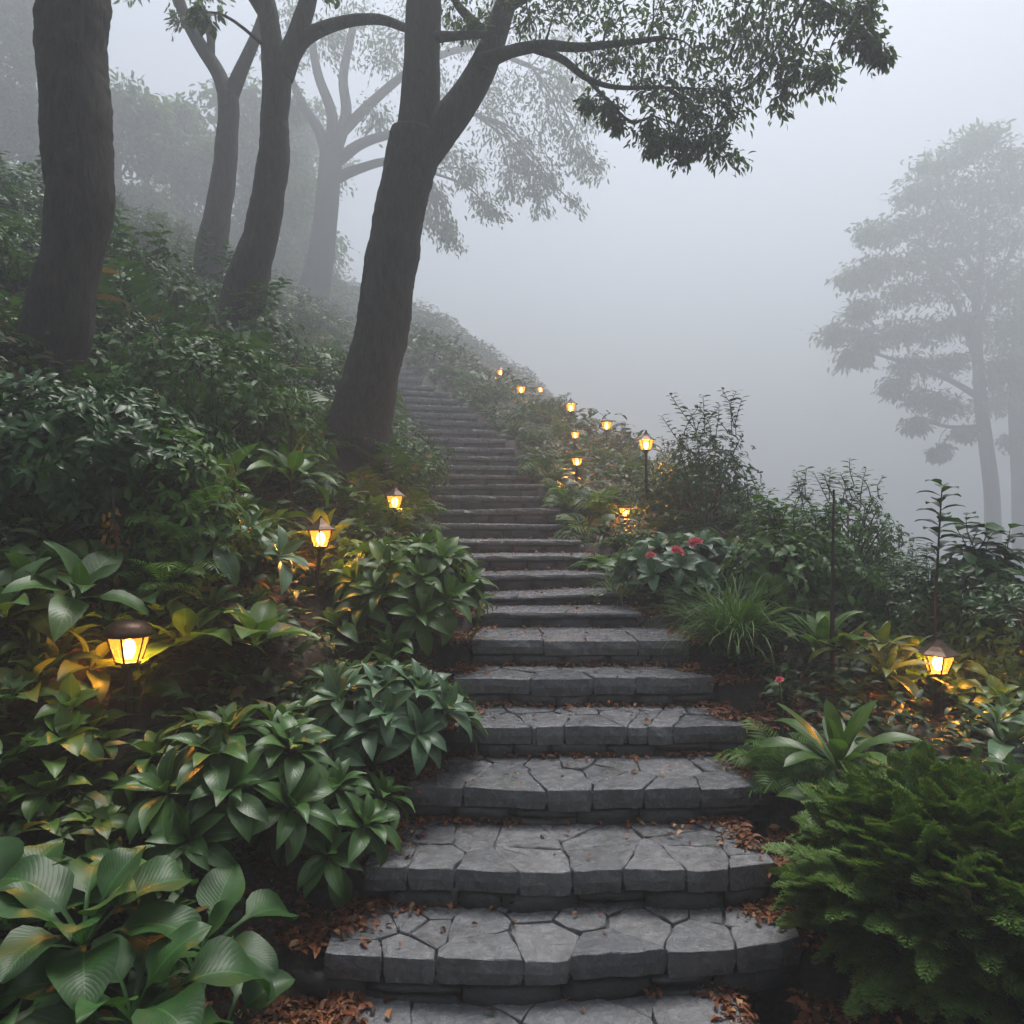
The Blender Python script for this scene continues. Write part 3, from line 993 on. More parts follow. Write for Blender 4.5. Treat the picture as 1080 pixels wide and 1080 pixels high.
MD = 7.8
mk = lambda L_: [(a, b, c, MD) for a, b, c in L_]
t5 = tree("broadleaf_tree", "tall leaning forked tree beside the stairs whose leafy branches reach over the path", "tree",
          mk([(366, 520, 74), (374, 470, 36), (384, 430, 31), (394, 390, 29), (402, 350, 28), (409, 310, 27), (413, 275, 27.5), (418, 240, 26), (425, 205, 26.5), (433, 175, 28), (441, 145, 28)]),
          [mk([(440, 165, 25), (443, 110, 21), (445, 60, 19), (447, 10, 18.5), (450, -60, 15), (455, -160, 11)]),
           mk([(444, 160, 22), (466, 135, 19), (488, 108, 17), (505, 80, 15), (518, 50, 13.5), (530, 15, 12), (548, -40, 9), (560, -120, 7)]),
           [(508, 66, 9, 7.7), (540, 54, 6.5, 7.4), (575, 48, 5.5, 7.2), (610, 50, 4.5, 7.0), (650, 46, 3.5, 6.8), (700, 40, 2.5, 6.6)],
           [(560, 50, 4.5, 7.3), (592, 62, 4, 7.1), (618, 82, 3.2, 7.0), (650, 92, 2.5, 6.8), (700, 92, 2, 6.6)], [(618, 82, 2.2, 7.0), (640, 105, 1.8, 6.9), (665, 128, 1.6, 6.8), (690, 122, 1.2, 6.8)],
           mk([(516, 40, 6, ), (498, 22, 5), (480, 0, 4), (470, -40, 3)]), [(445, 40, 7, 7.8), (480, 38, 4.5, 7.6), (512, 36, 3.5, 7.4)],
           [(535, 5, 8, 7.7), (600, -30, 6, 7.2), (680, -40, 5, 6.8), (760, -35, 4, 6.3), (830, -15, 3, 6.0), (900, 20, 2, 5.8)],
           mk([(447, 0, 10), (410, -60, 7), (370, -120, 5)])],
          [(585, 12, 30, 7.2), (620, 5, 34, 7.1), (650, 25, 34, 7), (690, 15, 36, 6.8), (730, 10, 36, 6.6), (770, 22, 34, 6.5), (630, 62, 24, 7), (665, 62, 30, 6.9), (700, 58, 34, 6.8), (735, 55, 34, 6.6), (770, 62, 30, 6.5),
           (800, 45, 30, 6.4), (825, 62, 24, 6.3), (848, 82, 20, 6.3), (822, 112, 14, 6.3), (868, 88, 14, 6.2), (790, 92, 24, 6.4), (755, 95, 28, 6.5), (720, 96, 28, 6.7), (690, 100, 20, 6.8), (775, 120, 18, 6.4), (738, 128, 18, 6.5),
           (762, 155, 16, 6.4), (775, 172, 12, 6.4), (735, 158, 12, 6.5), (705, 150, 16, 6.7), (688, 160, 10, 6.8), (685, 132, 16, 6.8), (650, 130, 8, 6.9), (722, 172, 8, 6.6), (640, 112, 12, 6.9),
           (860, 6, 22, 6.0), (890, 12, 22, 5.9), (905, 40, 14, 5.8), (922, 50, 14, 5.8), (934, 62, 9, 5.8), (918, 6, 18, 5.8), (830, 5, 30, 6.2), (620, 110, 10, 7.0),
           (480, 5, 30, 7.8), (520, -20, 40, 7.6), (570, -50, 50, 7.4), (650, -70, 60, 7), (740, -70, 60, 6.6), (830, -60, 50, 6.2), (400, -90, 50, 7.8), (450, -170, 70, 7.8), (550, -150, 70, 7.8), (350, -150, 60, 7.8), (560, 25, 20, 7.5), (500, 30, 14, 7.6)],
          .075, 220, M["bark2"], P(374, 462, MD), R(5), 36, twigs=13, rough=.045, lump=.10, droopy=.35, spread=.38)

# fog trees on the valley side
RD = 64
rf = lambda L_: [(a, b, c, RD) for a, b, c in L_]
t6 = tree("layered_tree", "hazy tree with tiered spreading crown standing alone in the valley fog", "tree",
          rf([(1050, 680, 10), (1048, 590, 8), (1046, 520, 7.5), (1040, 470, 7), (1034, 420, 6), (1031, 370, 5), (1030, 320, 4.2), (1036, 260, 3), (1034, 190, 2)]),
          [rf([(1032, 385, 5), (1020, 350, 4), (1005, 315, 3), (985, 290, 2)]), rf([(1034, 420, 4), (1000, 400, 3), (960, 385, 2.2), (900, 365, 1.5)]), rf([(1031, 350, 4), (1042, 320, 3.5), (1060, 280, 2.5), (1075, 240, 2)]), rf([(1030, 320, 3.5), (990, 270, 2.4), (940, 245, 1.6)]),
           rf([(1034, 300, 3), (1000, 230, 2), (975, 190, 1.5)]), rf([(1038, 450, 3), (1000, 450, 2), (965, 440, 1.5)])],
          rf([(1035, 150, 18), (1015, 165, 20), (1060, 170, 24), (985, 180, 18), (1040, 195, 26), (1000, 205, 24), (965, 205, 16), (1075, 210, 26), (1030, 235, 28), (985, 235, 24), (945, 240, 20), (918, 248, 12),
              (1060, 255, 28), (1010, 270, 28), (965, 272, 24), (925, 285, 18), (895, 295, 14), (1040, 300, 28), (995, 305, 26), (950, 312, 22), (1075, 305, 26), (910, 330, 14), (885, 352, 16), (915, 358, 18), (950, 350, 18), (985, 345, 20),
              (1020, 345, 16), (1060, 345, 24), (900, 375, 12), (960, 385, 16), (1000, 385, 16), (1050, 390, 18), (975, 420, 14), (945, 410, 10), (1075, 400, 20), (1000, 430, 14), (965, 445, 10), (1015, 455, 8), (990, 480, 6)]),
          .66, 560, M["bark2"], P(1048, 640, RD), R(6), 12, twigs=8, rough=0, droopy=.3, flat=.6, spread=.5)
t7 = tree("layered_tree", "second bluish fog tree standing close behind the tiered one", "tree",
          [(1085, 700, 15, 74), (1082, 600, 12, 74), (1078, 500, 10, 74), (1074, 420, 9, 74), (1078, 300, 6, 74)],
          [[(1076, 440, 5, 74), (1050, 410, 3, 74), (1030, 400, 2, 74)], [(1076, 420, 5, 74), (1100, 380, 3, 74), (1130, 350, 2, 74)]],
          [(1080, 290, 30, 74), (1110, 300, 30, 74), (1090, 340, 34, 74), (1060, 370, 26, 74), (1100, 390, 34, 74), (1130, 350, 34, 74), (1070, 420, 20, 74), (1040, 425, 16, 74), (1110, 440, 26, 74), (1080, 240, 26, 74), (1120, 250, 30, 74), (1060, 470, 10, 74)],
          .7, 420, M["bark2"], P(1082, 640, 74), R(7), 12, twigs=8, rough=0, droopy=.3, flat=.6, spread=.5)

# fog-bound wood behind the bank
bg = [(28, 34, 60, -20, 300), (118, 38, 60, 95, 300), (185, 42, 48, 110, 300), (268, 44, 52, 95, 310), (-60, 36, 80, -40, 260), (322, 52, 45, 120, 320)]
for i, (px, d, wpx, ytop, ybot) in enumerate(bg):
    r = R(50 + i)
    cl = []
    n = 26
    for j in range(n):
        f = (j + .5) / n
        y = ytop + (ybot - ytop - 30) * f
        wd = wpx * (.35 + .65 * math.sin(min(1, f * 1.25 + .1) * 1.9)) 
        cl.append((px + r.uniform(-1, 1) * wd, y, wpx * .42, d + r.uniform(-1.5, 1.5)))
    lab = "dark hazy tree of the fog-bound wood behind the bank's big trunks"
    tree("background_tree", lab, "tree", [(px, ybot + 30, 11, d), (px + 3, (ytop + ybot) / 2, 8, d), (px, ytop, 3, d)], [], cl, .5, 260, M["bark2"], P(px, ybot, d), r, 8, twigs=7, rough=0, droopy=.35, group="trees of the wood behind the bank", flat=.7, spread=.35)


BT = [o for o in bpy.data.objects if o.name.startswith("background_tree")]
for i, (x, y) in enumerate(((-12, -7), (-5.5, -9.5), (1, -8), (7, -9.5), (13, -7))):  # unseen trees added behind the camera to block light from that side
    c = copy_tree(BT[i % 4])
    c.location = (x, y, -.3); c.rotation_euler = (0, 0, i * 1.3)
    tag(c, "unseen tree added behind the viewpoint to shade the step fronts", "tree", "unseen shading trees behind the viewpoint")


# ------------------------------------------------------------------ lamps
def hexring(rad, z, n=6, a0=.26):
    a = np.arange(n) * 2 * np.pi / n + a0
    return np.stack([np.cos(a) * rad, np.sin(a) * rad, np.full(n, z)], -1)


def lathe(mb, prof, n=24, a0=.26, smooth=True):
    rings = [hexring(max(rr_, .0005), zz, n, a0) for rr_, zz in prof]
    V = np.vstack(rings); I = np.arange(len(V)).reshape(len(prof), n)
    q = np.stack([I[:-1], np.roll(I[:-1], -1, 1), np.roll(I[1:], -1, 1), I[1:]], -1).reshape(-1, 4)
    mb.add(V, q, smooth=smooth)


LAMP_SPOTS = []


def lamp(px, py, d, hh, label, style="pyramid", energy=7.0, foot=None, lean=0.0, post_r=.016, group="lit path lamps"):
    """px,py: middle of the glass; hh: height of the whole head in metres"""
    C = P(px, py, d)
    LAMP_SPOTS.append((px, py, d, hh * F / d))
    gz = float(ground(C[0], C[1])) - .05 if foot is None else foot
    root = empty("path_lamp", (C[0], C[1], gz), label, "lamp", group)
    q_ = R(int(px))
    root.rotation_euler = (q_.normal() * .02, q_.normal() * .02, q_.uniform(-.5, .5))
    energy *= q_.uniform(.85, 1.2)
    hz_ = C[2] - gz
    s = hh / .22
    up = lambda z: z * s + hz_
    pm = MB()
    tube(pm, [(-lean, 0, 0), (-lean * .4, 0, hz_ * .5), (0, 0, up(-.075))], [post_r, post_r, post_r * .95], 10, 3)
    pm.build("post", M["black"], root)
    cup = MB()
    lathe(cup, [(.0, up(-.098)), (.022 * s, up(-.095)), (.030 * s, up(-.072)), (.052 * s, up(-.066)), (.054 * s, up(-.056)), (.0, up(-.055))], 6, .26, False)
    cup.build("base_cup", M["bronze"], root)
    cap = MB()
    if style == "dome":
        lathe(cap, [(.0, up(.052)), (.096 * s, up(.050)), (.100 * s, up(.060)), (.094 * s, up(.072)), (.085 * s, up(.090)), (.062 * s, up(.106)), (.035 * s, up(.114)), (.0, up(.117))], 28)
    elif style == "flat":
        lathe(cap, [(.0, up(.052)), (.088 * s, up(.050)), (.09 * s, up(.066)), (.07 * s, up(.074)), (.0, up(.078))], 20)
    else:
        top = .128 if style == "pyramid" else .15
        lathe(cap, [(.0, up(.052)), (.108 * s, up(.046)), (.112 * s, up(.053)), (.080 * s, up(.070)), (.050 * s, up(.090)), (.026 * s, up(.112)), (.010 * s, up(top)), (.0, up(top + .004))], 6, .26, False)
        lathe(cap, [(.0, up(top - .006)), (.010 * s, up(top)), (.008 * s, up(top + .012)), (.0, up(top + .018))], 10)
    cap.build("cap", M["bronze"], root)
    g = MB()
    lathe(g, [(.048 * s, up(-.055)), (.080 * s, up(.048))], 6, .26, False)
    g.build("lamp_shade", M["amber"], root)
    fr_ = MB()
    lo, hi = hexring(.050 * s, up(-.056)), hexring(.082 * s, up(.048))
    for i in range(6):
        tube(fr_, [lo[i], hi[i]], [.0048 * s, .0048 * s], 5, 1)
    fr_.build("frame", M["bronze"], root)
    b = MB()
    lathe(b, [(.0, up(-.05)), (.014 * s, up(-.046)), (.026 * s, up(-.02)), (.028 * s, up(0)), (.022 * s, up(.022)), (.01 * s, up(.034)), (.0, up(.037))], 14)
    b.build("bulb", M["bulb"], root)
    ld = bpy.data.lights.new("lamp_light", 'POINT'); ld.energy = energy * (1.5 if d < 7 else 1.8); ld.color = (1.0, .60, .20); ld.shadow_soft_size = .04 * s
    lo_ = bpy.data.objects.new("lamp_light", ld); COL.objects.link(lo_)
    lo_.parent = root; lo_.location = (.0, 0, up(-.004))
    return root


lamp(135, 683, 3.1, .22, "lit bronze lamp with rounded dome cap sunk among broad leaves below the dark shrub", "dome", 7)
lamp(339, 567, 4.4, .20, "lit lamp with pointed cap on a tall thin leaning post, yellow leaves behind it", "pyramid", 9, lean=.06, post_r=.013)
lamp(415, 529, 6.3, .21, "lit lamp on the tree bank closest to the forked tree's foot, beside the stairs", "pyramid", 9)
lamp(988, 697, 4.1, .22, "lit lamp with flared pyramid cap on a thick post above the feathery juniper", "pyramid", 9, post_r=.021)
lamp(659, 540, 7.8, .19, "small lit lamp on a short post among the ferns just above the pink rose bush", "flat", 8)
lamp(682, 469, 7.9, .21, "lit lamp with tall pointed finial cap standing clear against the fog beside the twiggy shrub", "finial", 9, post_r=.016)
lamp(640, 449, 13, .26, "lit flat-capped lamp on a slender post between the finial lamp and the tallest-posted lamp", "flat", 10, post_r=.013)
lamp(608, 487, 9.6, .18, "low lit lamp on a dark post, directly below another small glow", "flat", 10, post_r=.024)
lamp(606, 459, 12.6, .19, "tiny lit lamp half buried in foliage between a low lamp and the tallest-posted lamp", "flat", 9)
lamp(602, 430, 15.5, .31, "lit lamp on the tallest and thinnest post of the row on the ridge", "pyramid", 12, post_r=.012)
lamp(570, 411, 22, .25, "tiny lamp glow floating alone in the fog past the ridge", "flat", 12)
lamp(550, 411, 20, .35, "fog-softened lamp on a short thick post near the top of the stairs", "pyramid", 12, post_r=.05)
lamp(528, 393, 23, .31, "highest and farthest lit lamp, at the top of the planted ridge", "pyramid", 14)


# ------------------------------------------------------------------ foreground plants on the bank side
def stemless(mb, *a, **k): return place(mb, *a, **k)


r = R(201)
mb = MB()
for (x, y, z, n, yaw) in ((0, 0, .18, 12, .3), (-.28, .1, .16, 9, 2), (.2, -.12, .05, 8, 4), (-.12, -.22, .02, 8, 1)):
    rosette(mb, n, .42, .205, w_hosta, r, (x, y, z), (.05, -.12, 1), pet=.40, p_in=78, p_out=34, d_in=70, d_out=120, nl=16, nw=6, fold=16, wave=.08, size_in=.7, yaw0=yaw)
place(mb, "broadleaf_hosta", M["hosta"], 88, 2.12, "large hosta with big pointed heart-shaped leaves, nearest plant to the viewer", "plant", dz=.1)
r = R(202)
mb = MB()
rosette(mb, 9, .42, .205, w_hosta, r, (0, 0, .12), (.1, -.1, 1), pet=.42, p_in=80, p_out=36, d_in=60, d_out=115, nl=16, nw=6, fold=14, wave=.05, size_in=.65)
rosette(mb, 6, .36, .17, w_hosta, r, (.14, -.12, .0), (.3, -.2, 1), pet=.4, p_in=70, p_out=30, d_in=70, d_out=110, nl=14, nw=6, fold=14, wave=.05, size_in=.65)
place(mb, "broadleaf_hosta", M["hosta"], 205, 2.4, "smaller hosta with few heart-shaped leaves beside the lowest step's leaf litter", "plant", dz=.0)

r = R(203)
heads = [((0, 0, .36), (0, -.1, 1)), ((-.26, -.02, .26), (-.4, -.2, 1)), ((.27, -.02, .28), (.4, -.2, 1)), ((.08, -.2, .2), (.2, -.6, 1)), ((-.14, -.22, .2), (-.2, -.6, 1)), ((.14, .18, .32), (.2, .2, 1)), ((.3, -.16, .12), (.6, -.6, 1)), ((-.32, -.14, .1), (-.6, -.5, 1)), ((-.02, -.3, .06), (0, -1, .9)), ((.2, .02, .3), (.2, -.1, 1)), ((-.12, .1, .32), (-.1, .1, 1)), ((.0, -.12, .3), (0, -.3, 1)), ((-.3, .1, .2), (-.5, .1, 1))]
mb = bush_of_rosettes(heads, 17, .25, .088, w_lance, r, pet=.12, p_in=75, p_out=8, d_in=60, d_out=85, nl=10, nw=4)
place(mb, "lance_leaf_plant", M["lance"], 240, 3.02, "layered plant with long pointed leaves just below the dome-capped lamp", "plant", dz=-.05)
r = R(204)
heads = [((0, 0, .26), (.1, -.1, 1)), ((-.16, -.06, .18), (-.4, -.3, 1)), ((.15, -.1, .16), (.5, -.4, 1)), ((.02, -.18, .08), (0, -.9, 1)), ((.17, .1, .2), (.5, .2, 1))]
mb = bush_of_rosettes(heads, 15, .23, .082, w_lance, r, pet=.12, p_in=75, p_out=0, d_in=60, d_out=90, nl=10, nw=4)
place(mb, "lance_leaf_plant", M["lance"], 352, 3.1, "drooping pointed-leaf plant hanging over the second step's litter", "plant", dz=.03)
r = R(205)
mb = bush_of_rosettes(dome_heads(.40, .36, .34, 26, r, .12), 13, .24, .092, w_lance, r, pet=.1, p_in=75, p_out=5, d_in=55, d_out=85, nl=9, nw=4)
place(mb, "lance_leaf_plant", M["blue"], 402, 3.65, "dense blue-green mound of pointed leaves beside the fourth step", "plant", dz=.0)
r = R(206)
mb = bush_of_rosettes(dome_heads(.42, .38, .42, 24, r, .16), 12, .27, .10, w_lance, r, pet=.1, p_in=75, p_out=5, d_in=55, d_out=85, nl=8, nw=4)
place(mb, "lance_leaf_plant", M["fresh"], 432, 4.55, "tall fresh-green leafy mound between the tall-posted lamp and the stairs", "plant", dz=.0)
r = R(207)
mb = bush_of_rosettes([((0, 0, .2), (0, -.1, 1)), ((.24, -.05, .16), (.4, -.2, 1)), ((-.26, 0, .2), (-.3, -.2, 1)), ((.05, -.2, .1), (0, -.5, 1))], 9, .36, .15, w_hosta, r, pet=.25, p_in=80, p_out=20, d_in=50, d_out=90, nl=10, nw=4)
place(mb, "broadleaf_plant", M["lance"], 28, 3.2, "broad-leaved plant around the dome-capped lamp's post", "plant", dz=.05)
r = R(208)
mb = bush_of_rosettes([((0, 0, .12), (0, -.2, 1)), ((-.1, -.1, .06), (-.3, -.3, 1))], 8, .26, .1, w_hosta, r, pet=.25, p_in=75, p_out=10, d_in=50, d_out=90, nl=9, nw=4)
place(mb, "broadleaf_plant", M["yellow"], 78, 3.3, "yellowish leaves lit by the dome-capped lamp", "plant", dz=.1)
r = R(219)
mb = bush_of_rosettes([((0, 0, .12), (0, -.2, 1)), ((.12, .05, .1), (.3, 0, 1)), ((-.16, .0, .1), (-.3, -.1, 1)), ((0, -.14, .04), (0, -.6, 1))], 9, .25, .095, w_hosta, r, pet=.2, p_in=78, p_out=12, d_in=45, d_out=90, nl=9, nw=4)
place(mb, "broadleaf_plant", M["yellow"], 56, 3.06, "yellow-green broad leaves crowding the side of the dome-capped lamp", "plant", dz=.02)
r = R(209)
mb = bush_of_rosettes([((0, 0, .1), (0, 0, 1)), ((.3, .05, .1), (.2, 0, 1))], 9, .38, .16, w_hosta, r, pet=.25, p_in=78, p_out=20, d_in=50, d_out=90, nl=9, nw=4)
place(mb, "broadleaf_plant", M["fresh"], 195, 3.4, "pale broad leaves rising just behind the dome-capped lamp", "plant", dz=.05)

# dense dark shrub and its bright fringe
r = R(210)
mb, sm = shrub(.80, .62, .50, 1700, .085, TINY, r, z0=.28, whorl=5, inner=.72, low=-.35)
o = place(mb, "dense_shrub", M["shrub"], 75, 3.9, "large dense dark shrub with small glossy leaves in front of the knotted trunk", "shrub", stem=sm)
r = R(211)
mb, sm = shrub(.26, .30, .46, 380, .075, TINY, r, z0=.42, whorl=4, inner=.6, low=-.6)
place(mb, "trailing_shrub", M["bright"], 196, 3.75, "bright green trailing fringe hanging off the side of the dense dark shrub", "shrub", stem=sm)
r = R(212)
mb = MB()
for i in range(26):
    T = FINE[i % 4]; yaw = r.uniform(-2.4, -.2)
    mb.scatter(T, np.array([[r.normal() * .08, r.normal() * .1, .3 + r.normal() * .12]]), rot_z(np.array([yaw])), np.array([.3 * r.uniform(.7, 1.1)]))
place(mb, "feathery_fern", M["bright"], 185, 3.55, "soft feathery fern drooping beneath the trailing fringe", "fern", dz=.02)
r = R(213)
mb, sm = shrub(.62, .5, .46, 520, .085, TINY + ROUND[:1], r, z0=.42, whorl=4, inner=.65, low=-.4)
place(mb, "leafy_shrub", M["shrub2"], 215, 5.2, "mid-green mounded shrub between the dense dark shrub and the tall-posted lamp", "shrub", stem=sm)
r = R(214)
mb, sm = shrub(.5, .4, .42, 420, .08, TINY, r, z0=.3, whorl=4, inner=.6, low=-.4)
place(mb, "leafy_shrub", M["bright"], 272, 5.6, "lighter green shrub just above the paddle-leaved plant", "shrub", stem=sm)
r = R(215)
mb = MB(); rosette(mb, 9, .50, .11, w_paddle, r, pet=.0, p_in=88, p_out=55, d_in=25, d_out=60, nl=10, nw=4, fold=10)
place(mb, "birds_nest_fern", M["fresh"], 234, 4.6, "upright paddle-leaved fern with yellow-green strap leaves", "fern", dz=.12)
r = R(216)
mb = bush_of_rosettes([((0, 0, .12), (0, 0, 1)), ((.2, -.1, .1), (.3, -.2, 1)), ((-.22, .05, .14), (-.2, -.1, 1)), ((.1, .2, .2), (0, 0, 1))], 9, .44, .15, w_hosta, r, pet=.25, p_in=78, p_out=20, d_in=40, d_out=85, nl=9, nw=4)
place(mb, "broadleaf_plant", M["fresh"], 280, 5.1, "loose broad-leaved plant in front of the tall-posted lamp's bank", "plant", dz=.05)
r = R(217)
mb = MB(); rosette(mb, 11, .42, .13, w_paddle, r, pet=.05, p_in=80, p_out=25, d_in=40, d_out=85, nl=10, nw=4)
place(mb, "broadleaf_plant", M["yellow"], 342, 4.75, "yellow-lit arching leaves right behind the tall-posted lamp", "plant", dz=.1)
r = R(218)
mb = bush_of_rosettes(dome_heads(.4, .35, .25, 8, r, .12), 9, .26, .09, w_lance, r, pet=.15, p_in=70, p_out=10, d_in=55, d_out=85, nl=8, nw=4)
place(mb, "lance_leaf_plant", M["blue"], 235, 3.9, "low grey-green leaves at the foot of the tall-posted lamp", "plant", dz=.0)
for i, (px, d, L_, lab) in enumerate([(418, 6.6, .62, "arching fern directly behind the lamp closest to the forked tree"), (372, 6.7, .6, "fern between the forked tree's foot and the nearby lamp"),
                                     (452, 6.5, .42, "small fern overhanging the stair edge beside the nearby lamp"), (398, 5.9, .4, "small fern at the foot of the lamp closest to the forked tree")]):
    r = R(230 + i)
    place(fern(16, L_, r), "fern", M["fern"], px, d, lab, "fern", dz=.03)
r = R(236)
mb, sm = shrub(.5, .5, .5, 520, .06, TINY, r, z0=.35, whorl=4, inner=.6, low=-.4)
place(mb, "leafy_shrub", M["shrub2"], 428, 8.3, "rounded small-leaved shrub between the forked tree and the stairs", "shrub", stem=sm)
r = R(237)
mb = MB(); rosette(mb, 8, .18, .04, w_lance, r, pet=.1, p_in=60, p_out=10, d_in=50, d_out=70, nl=6, nw=2)
place(mb, "red_leaf_plant", M["redleaf"], 446, 5.3, "small red-leaved plant at the stair edge on the tree bank", "plant", dz=.22)
r = R(238)
mb = MB()
for i in range(70):
    q = np.array([[r.normal() * .03, r.normal() * .03, -.28 + r.uniform(0, .5)]])
    mb.scatter(TINY[i % 3], q, frames(nrm(r.normal(size=(1, 3)) + np.array([[0, 0, -1.2]])), rdir(1, r)), np.array([.06 * r.uniform(.6, 1.1)]))
sm = MB(); tube(sm, [(0, 0, .3), (.02, 0, 0), (0, .01, -.3)], [.006, .005, .003], 5, 4)
o = place(sm, "dry_leaf_spray", M["twig"], 118, 3.35, "hanging spray of dry orange leaves just above the dome-capped lamp", "plant", dz=.45)
mb.build("leaves", M["dry"], o)

# stakes
sk = MB(); tube(sk, [(0, 0, -.1), (.01, 0, .3), (.02, 0, .62)], [.013, .012, .009], 8, 3, .1)
o = place(sk, "wooden_stake", M["twig"], 305, 5.2, "short dark wooden stake beside the tall-posted lamp", "stake")
sk = MB(); tube(sk, [(0, 0, -.1), (.0, 0, .5), (.008, 0, 1.12)], [.016, .013, .006], 8, 3, .06)
o = place(sk, "wooden_stake", M["twig"], 878, 4.3, "tall slim bare stake standing among plants on the valley side", "stake")

# ------------------------------------------------------------------ foreground plants on the valley side
r = R(301)
SPR = [juniper_spray(i) for i in range(4)]
mb, sm = MB(), MB()
n = 1700
D = rdir(n * 2, r); D = D[D[:, 2] > -.45][:n]
lm = np.array([1 + .34 * mnoise.noise(Vector(d * 3.2 + 7)) + .14 * mnoise.noise(Vector(d * 6 + 3)) for d in D])
C = D * np.array([.50, .46, .33]) * (lm * (.62 + .38 * r.random(len(D)) ** .5))[:, None] + np.array([0, 0, .30])
dd = nrm(D * np.array([1, 1, .55]) + np.array([-.25, -.25, .25]) + r.normal(size=D.shape) * .28)
for q in range(4):
    s = np.arange(len(D)) % 4 == q
    mb.scatter(SPR[q], C[s], frames(dd[s], np.tile([0, 0, 1.0], (s.sum(), 1)) + D[s] * .8 + r.normal(size=(s.sum(), 3)) * .25), .135 * r.uniform(.6, 1.3, s.sum()))
for i in range(24):
    tube(sm, [(r.normal() * .04, r.normal() * .04, -.05), C[i * 7] * .5 + np.array([0, 0, .1]), C[i * 7]], [.014, .009, .003], 5, 3)
place(mb, "juniper_bush", M["juniper"], 1025, 2.6, "feathery bright green juniper bush beside the lowest steps", "bush", stem=sm)

r = R(302)
mb = MB()
rosette(mb, 15, .44, .12, w_paddle, r, (0, 0, .14), (0, -.1, 1), pet=.02, p_in=85, p_out=22, d_in=30, d_out=85, nl=10, nw=4, fold=14)
rosette(mb, 8, .28, .09, w_lance, r, (-.1, -.15, .02), (-.2, -.5, 1), pet=.06, p_in=65, p_out=10, d_in=40, d_out=80, nl=10, nw=4)
rosette(mb, 8, .28, .09, w_lance, r, (.14, -.1, .05), (.3, -.4, 1), pet=.06, p_in=65, p_out=10, d_in=40, d_out=80, nl=10, nw=4)
place(mb, "birds_nest_fern", M["fresh"], 884, 3.35, "strap-leaved plant with upright broad leaves just behind the juniper", "plant", dz=.1)
r = R(303)
place(fern(34, .36, r, FINE), "feathery_fern", M["bright"], 828, 3.6, "finely cut feathery fern at the edge of the fourth step", "fern", dz=.02)
r = R(304)
mb = grass_tuft(420, .62, r, .016)
rosette(mb, 9, .34, .08, w_paddle, r, (.1, 0, .12), (0, 0, 1), pet=.0, p_in=85, p_out=45, d_in=30, d_out=70, nl=9, nw=3)
place(mb, "grass_clump", M["grass"], 775, 4.55, "arching bright grass clump beside the fifth and sixth steps", "grass clump", dz=.08)
r = R(305)
mb, sm = MB(), MB()
for p, ax in dome_heads(.55, .42, .32, 26, r, .1):
    rosette(mb, 9, .21, .10, w_hosta, r, p, ax, pet=.15, p_in=70, p_out=5, d_in=50, d_out=80, nl=6, nw=2)
    tube(sm, [(0, 0, -.05), np.array(p) * .5, p], [.014, .01, .006], 5, 3)
rb = place(mb, "rose_bush", M["blue"], 728, 5.6, "rounded bush with pink-red blooms and broad grey-green leaves", "bush", stem=sm)


def bloom(parent, pos, rad, r, mat=None):
    b = MB()
    for i in range(22):
        q = i / 21
        T = leaf(w_hosta, rad * (.55 + .6 * q), rad * (.7 + .5 * q), 88 - 60 * q, 10 + 55 * q, 0, 26, .08, 5, 4, r)
        Rm = rot_z(np.array([i * 2.4]))[0]
        b.add(T[0] @ Rm.T + np.array([0, 0, .1 * rad * (1 - q)]), T[1], T[2])
    o = b.build("flower", mat or M["petal"], parent)
    o.location = pos; o.rotation_euler = (.5, r.normal() * .3, 0)
    return o


bz = rb.location
for px, py, d in ((713, 583, 5.05), (733, 574, 5.1), (686, 587, 5.05)):
    q = P(px, py, d)
    bloom(rb, tuple(q - np.array(bz)), .058 if px > 700 else .04, R(px))
r = R(306)
place(grass_tuft(150, .42, r, .014), "grass_clump", M["grass"], 655, 5.75, "dark grass drooping over the stair edge in front of the rose bush", "grass clump", dz=.0)
sp = [(640, 6.5, .36, "fern hanging over the stairs just below the small lamp by the roses"), (615, 7.6, .5, "fern over the stair edge below the low dark-posted lamp"), (598, 8.6, .5, "fern by the stair edge straight under the two small glows"),
      (575, 10.2, .5, "pale fern at the stair edge halfway up the ridge"), (630, 8.0, .5, "leafy fern between the small lamp by the roses and the low dark-posted lamp")]
for i, (px, d, L_, lab) in enumerate(sp):
    r = R(310 + i)
    place(fern(18, L_, r, BAMBOO if i % 2 else FRONDS), "fern", M["fern" if i % 2 else "bright"], px, d, lab, "fern", dz=.03)

r = R(320)
mb, sm = shrub(.52, .45, .62, 620, .065, TINY + ROUND[:1], r, z0=.5, whorl=4, inner=.5, low=-.4, sprigs=14, sprig_len=.5)
place(mb, "twiggy_shrub", M["shrub"], 742, 7.6, "tallest twiggy shrub with airy top sprays next to the finial-capped lamp", "shrub", stem=sm)
r = R(321)
mb, sm = shrub(.5, .45, .34, 420, .06, TINY, r, z0=.3, whorl=4, inner=.5, low=-.4, sprigs=8, sprig_len=.5)
place(mb, "twiggy_shrub", M["shrub"], 826, 6.9, "shrub topped by thin spiky sprays midway down the valley ridge", "shrub", stem=sm)
r = R(322)
mb, sm = shrub(.46, .42, .42, 480, .06, TINY, r, z0=.4, whorl=4, inner=.55, low=-.4, sprigs=14, sprig_len=.32)
place(mb, "twiggy_shrub", M["shrub2"], 890, 6.1, "rounded shrub with drooping edge sprays on the ridge behind the bare stake", "shrub", stem=sm)
r = R(323)
mb, sm = shrub(.42, .4, .4, 420, .075, ROUND, r, z0=.3, whorl=4, inner=.55, low=-.4, sprigs=6, sprig_len=.3)
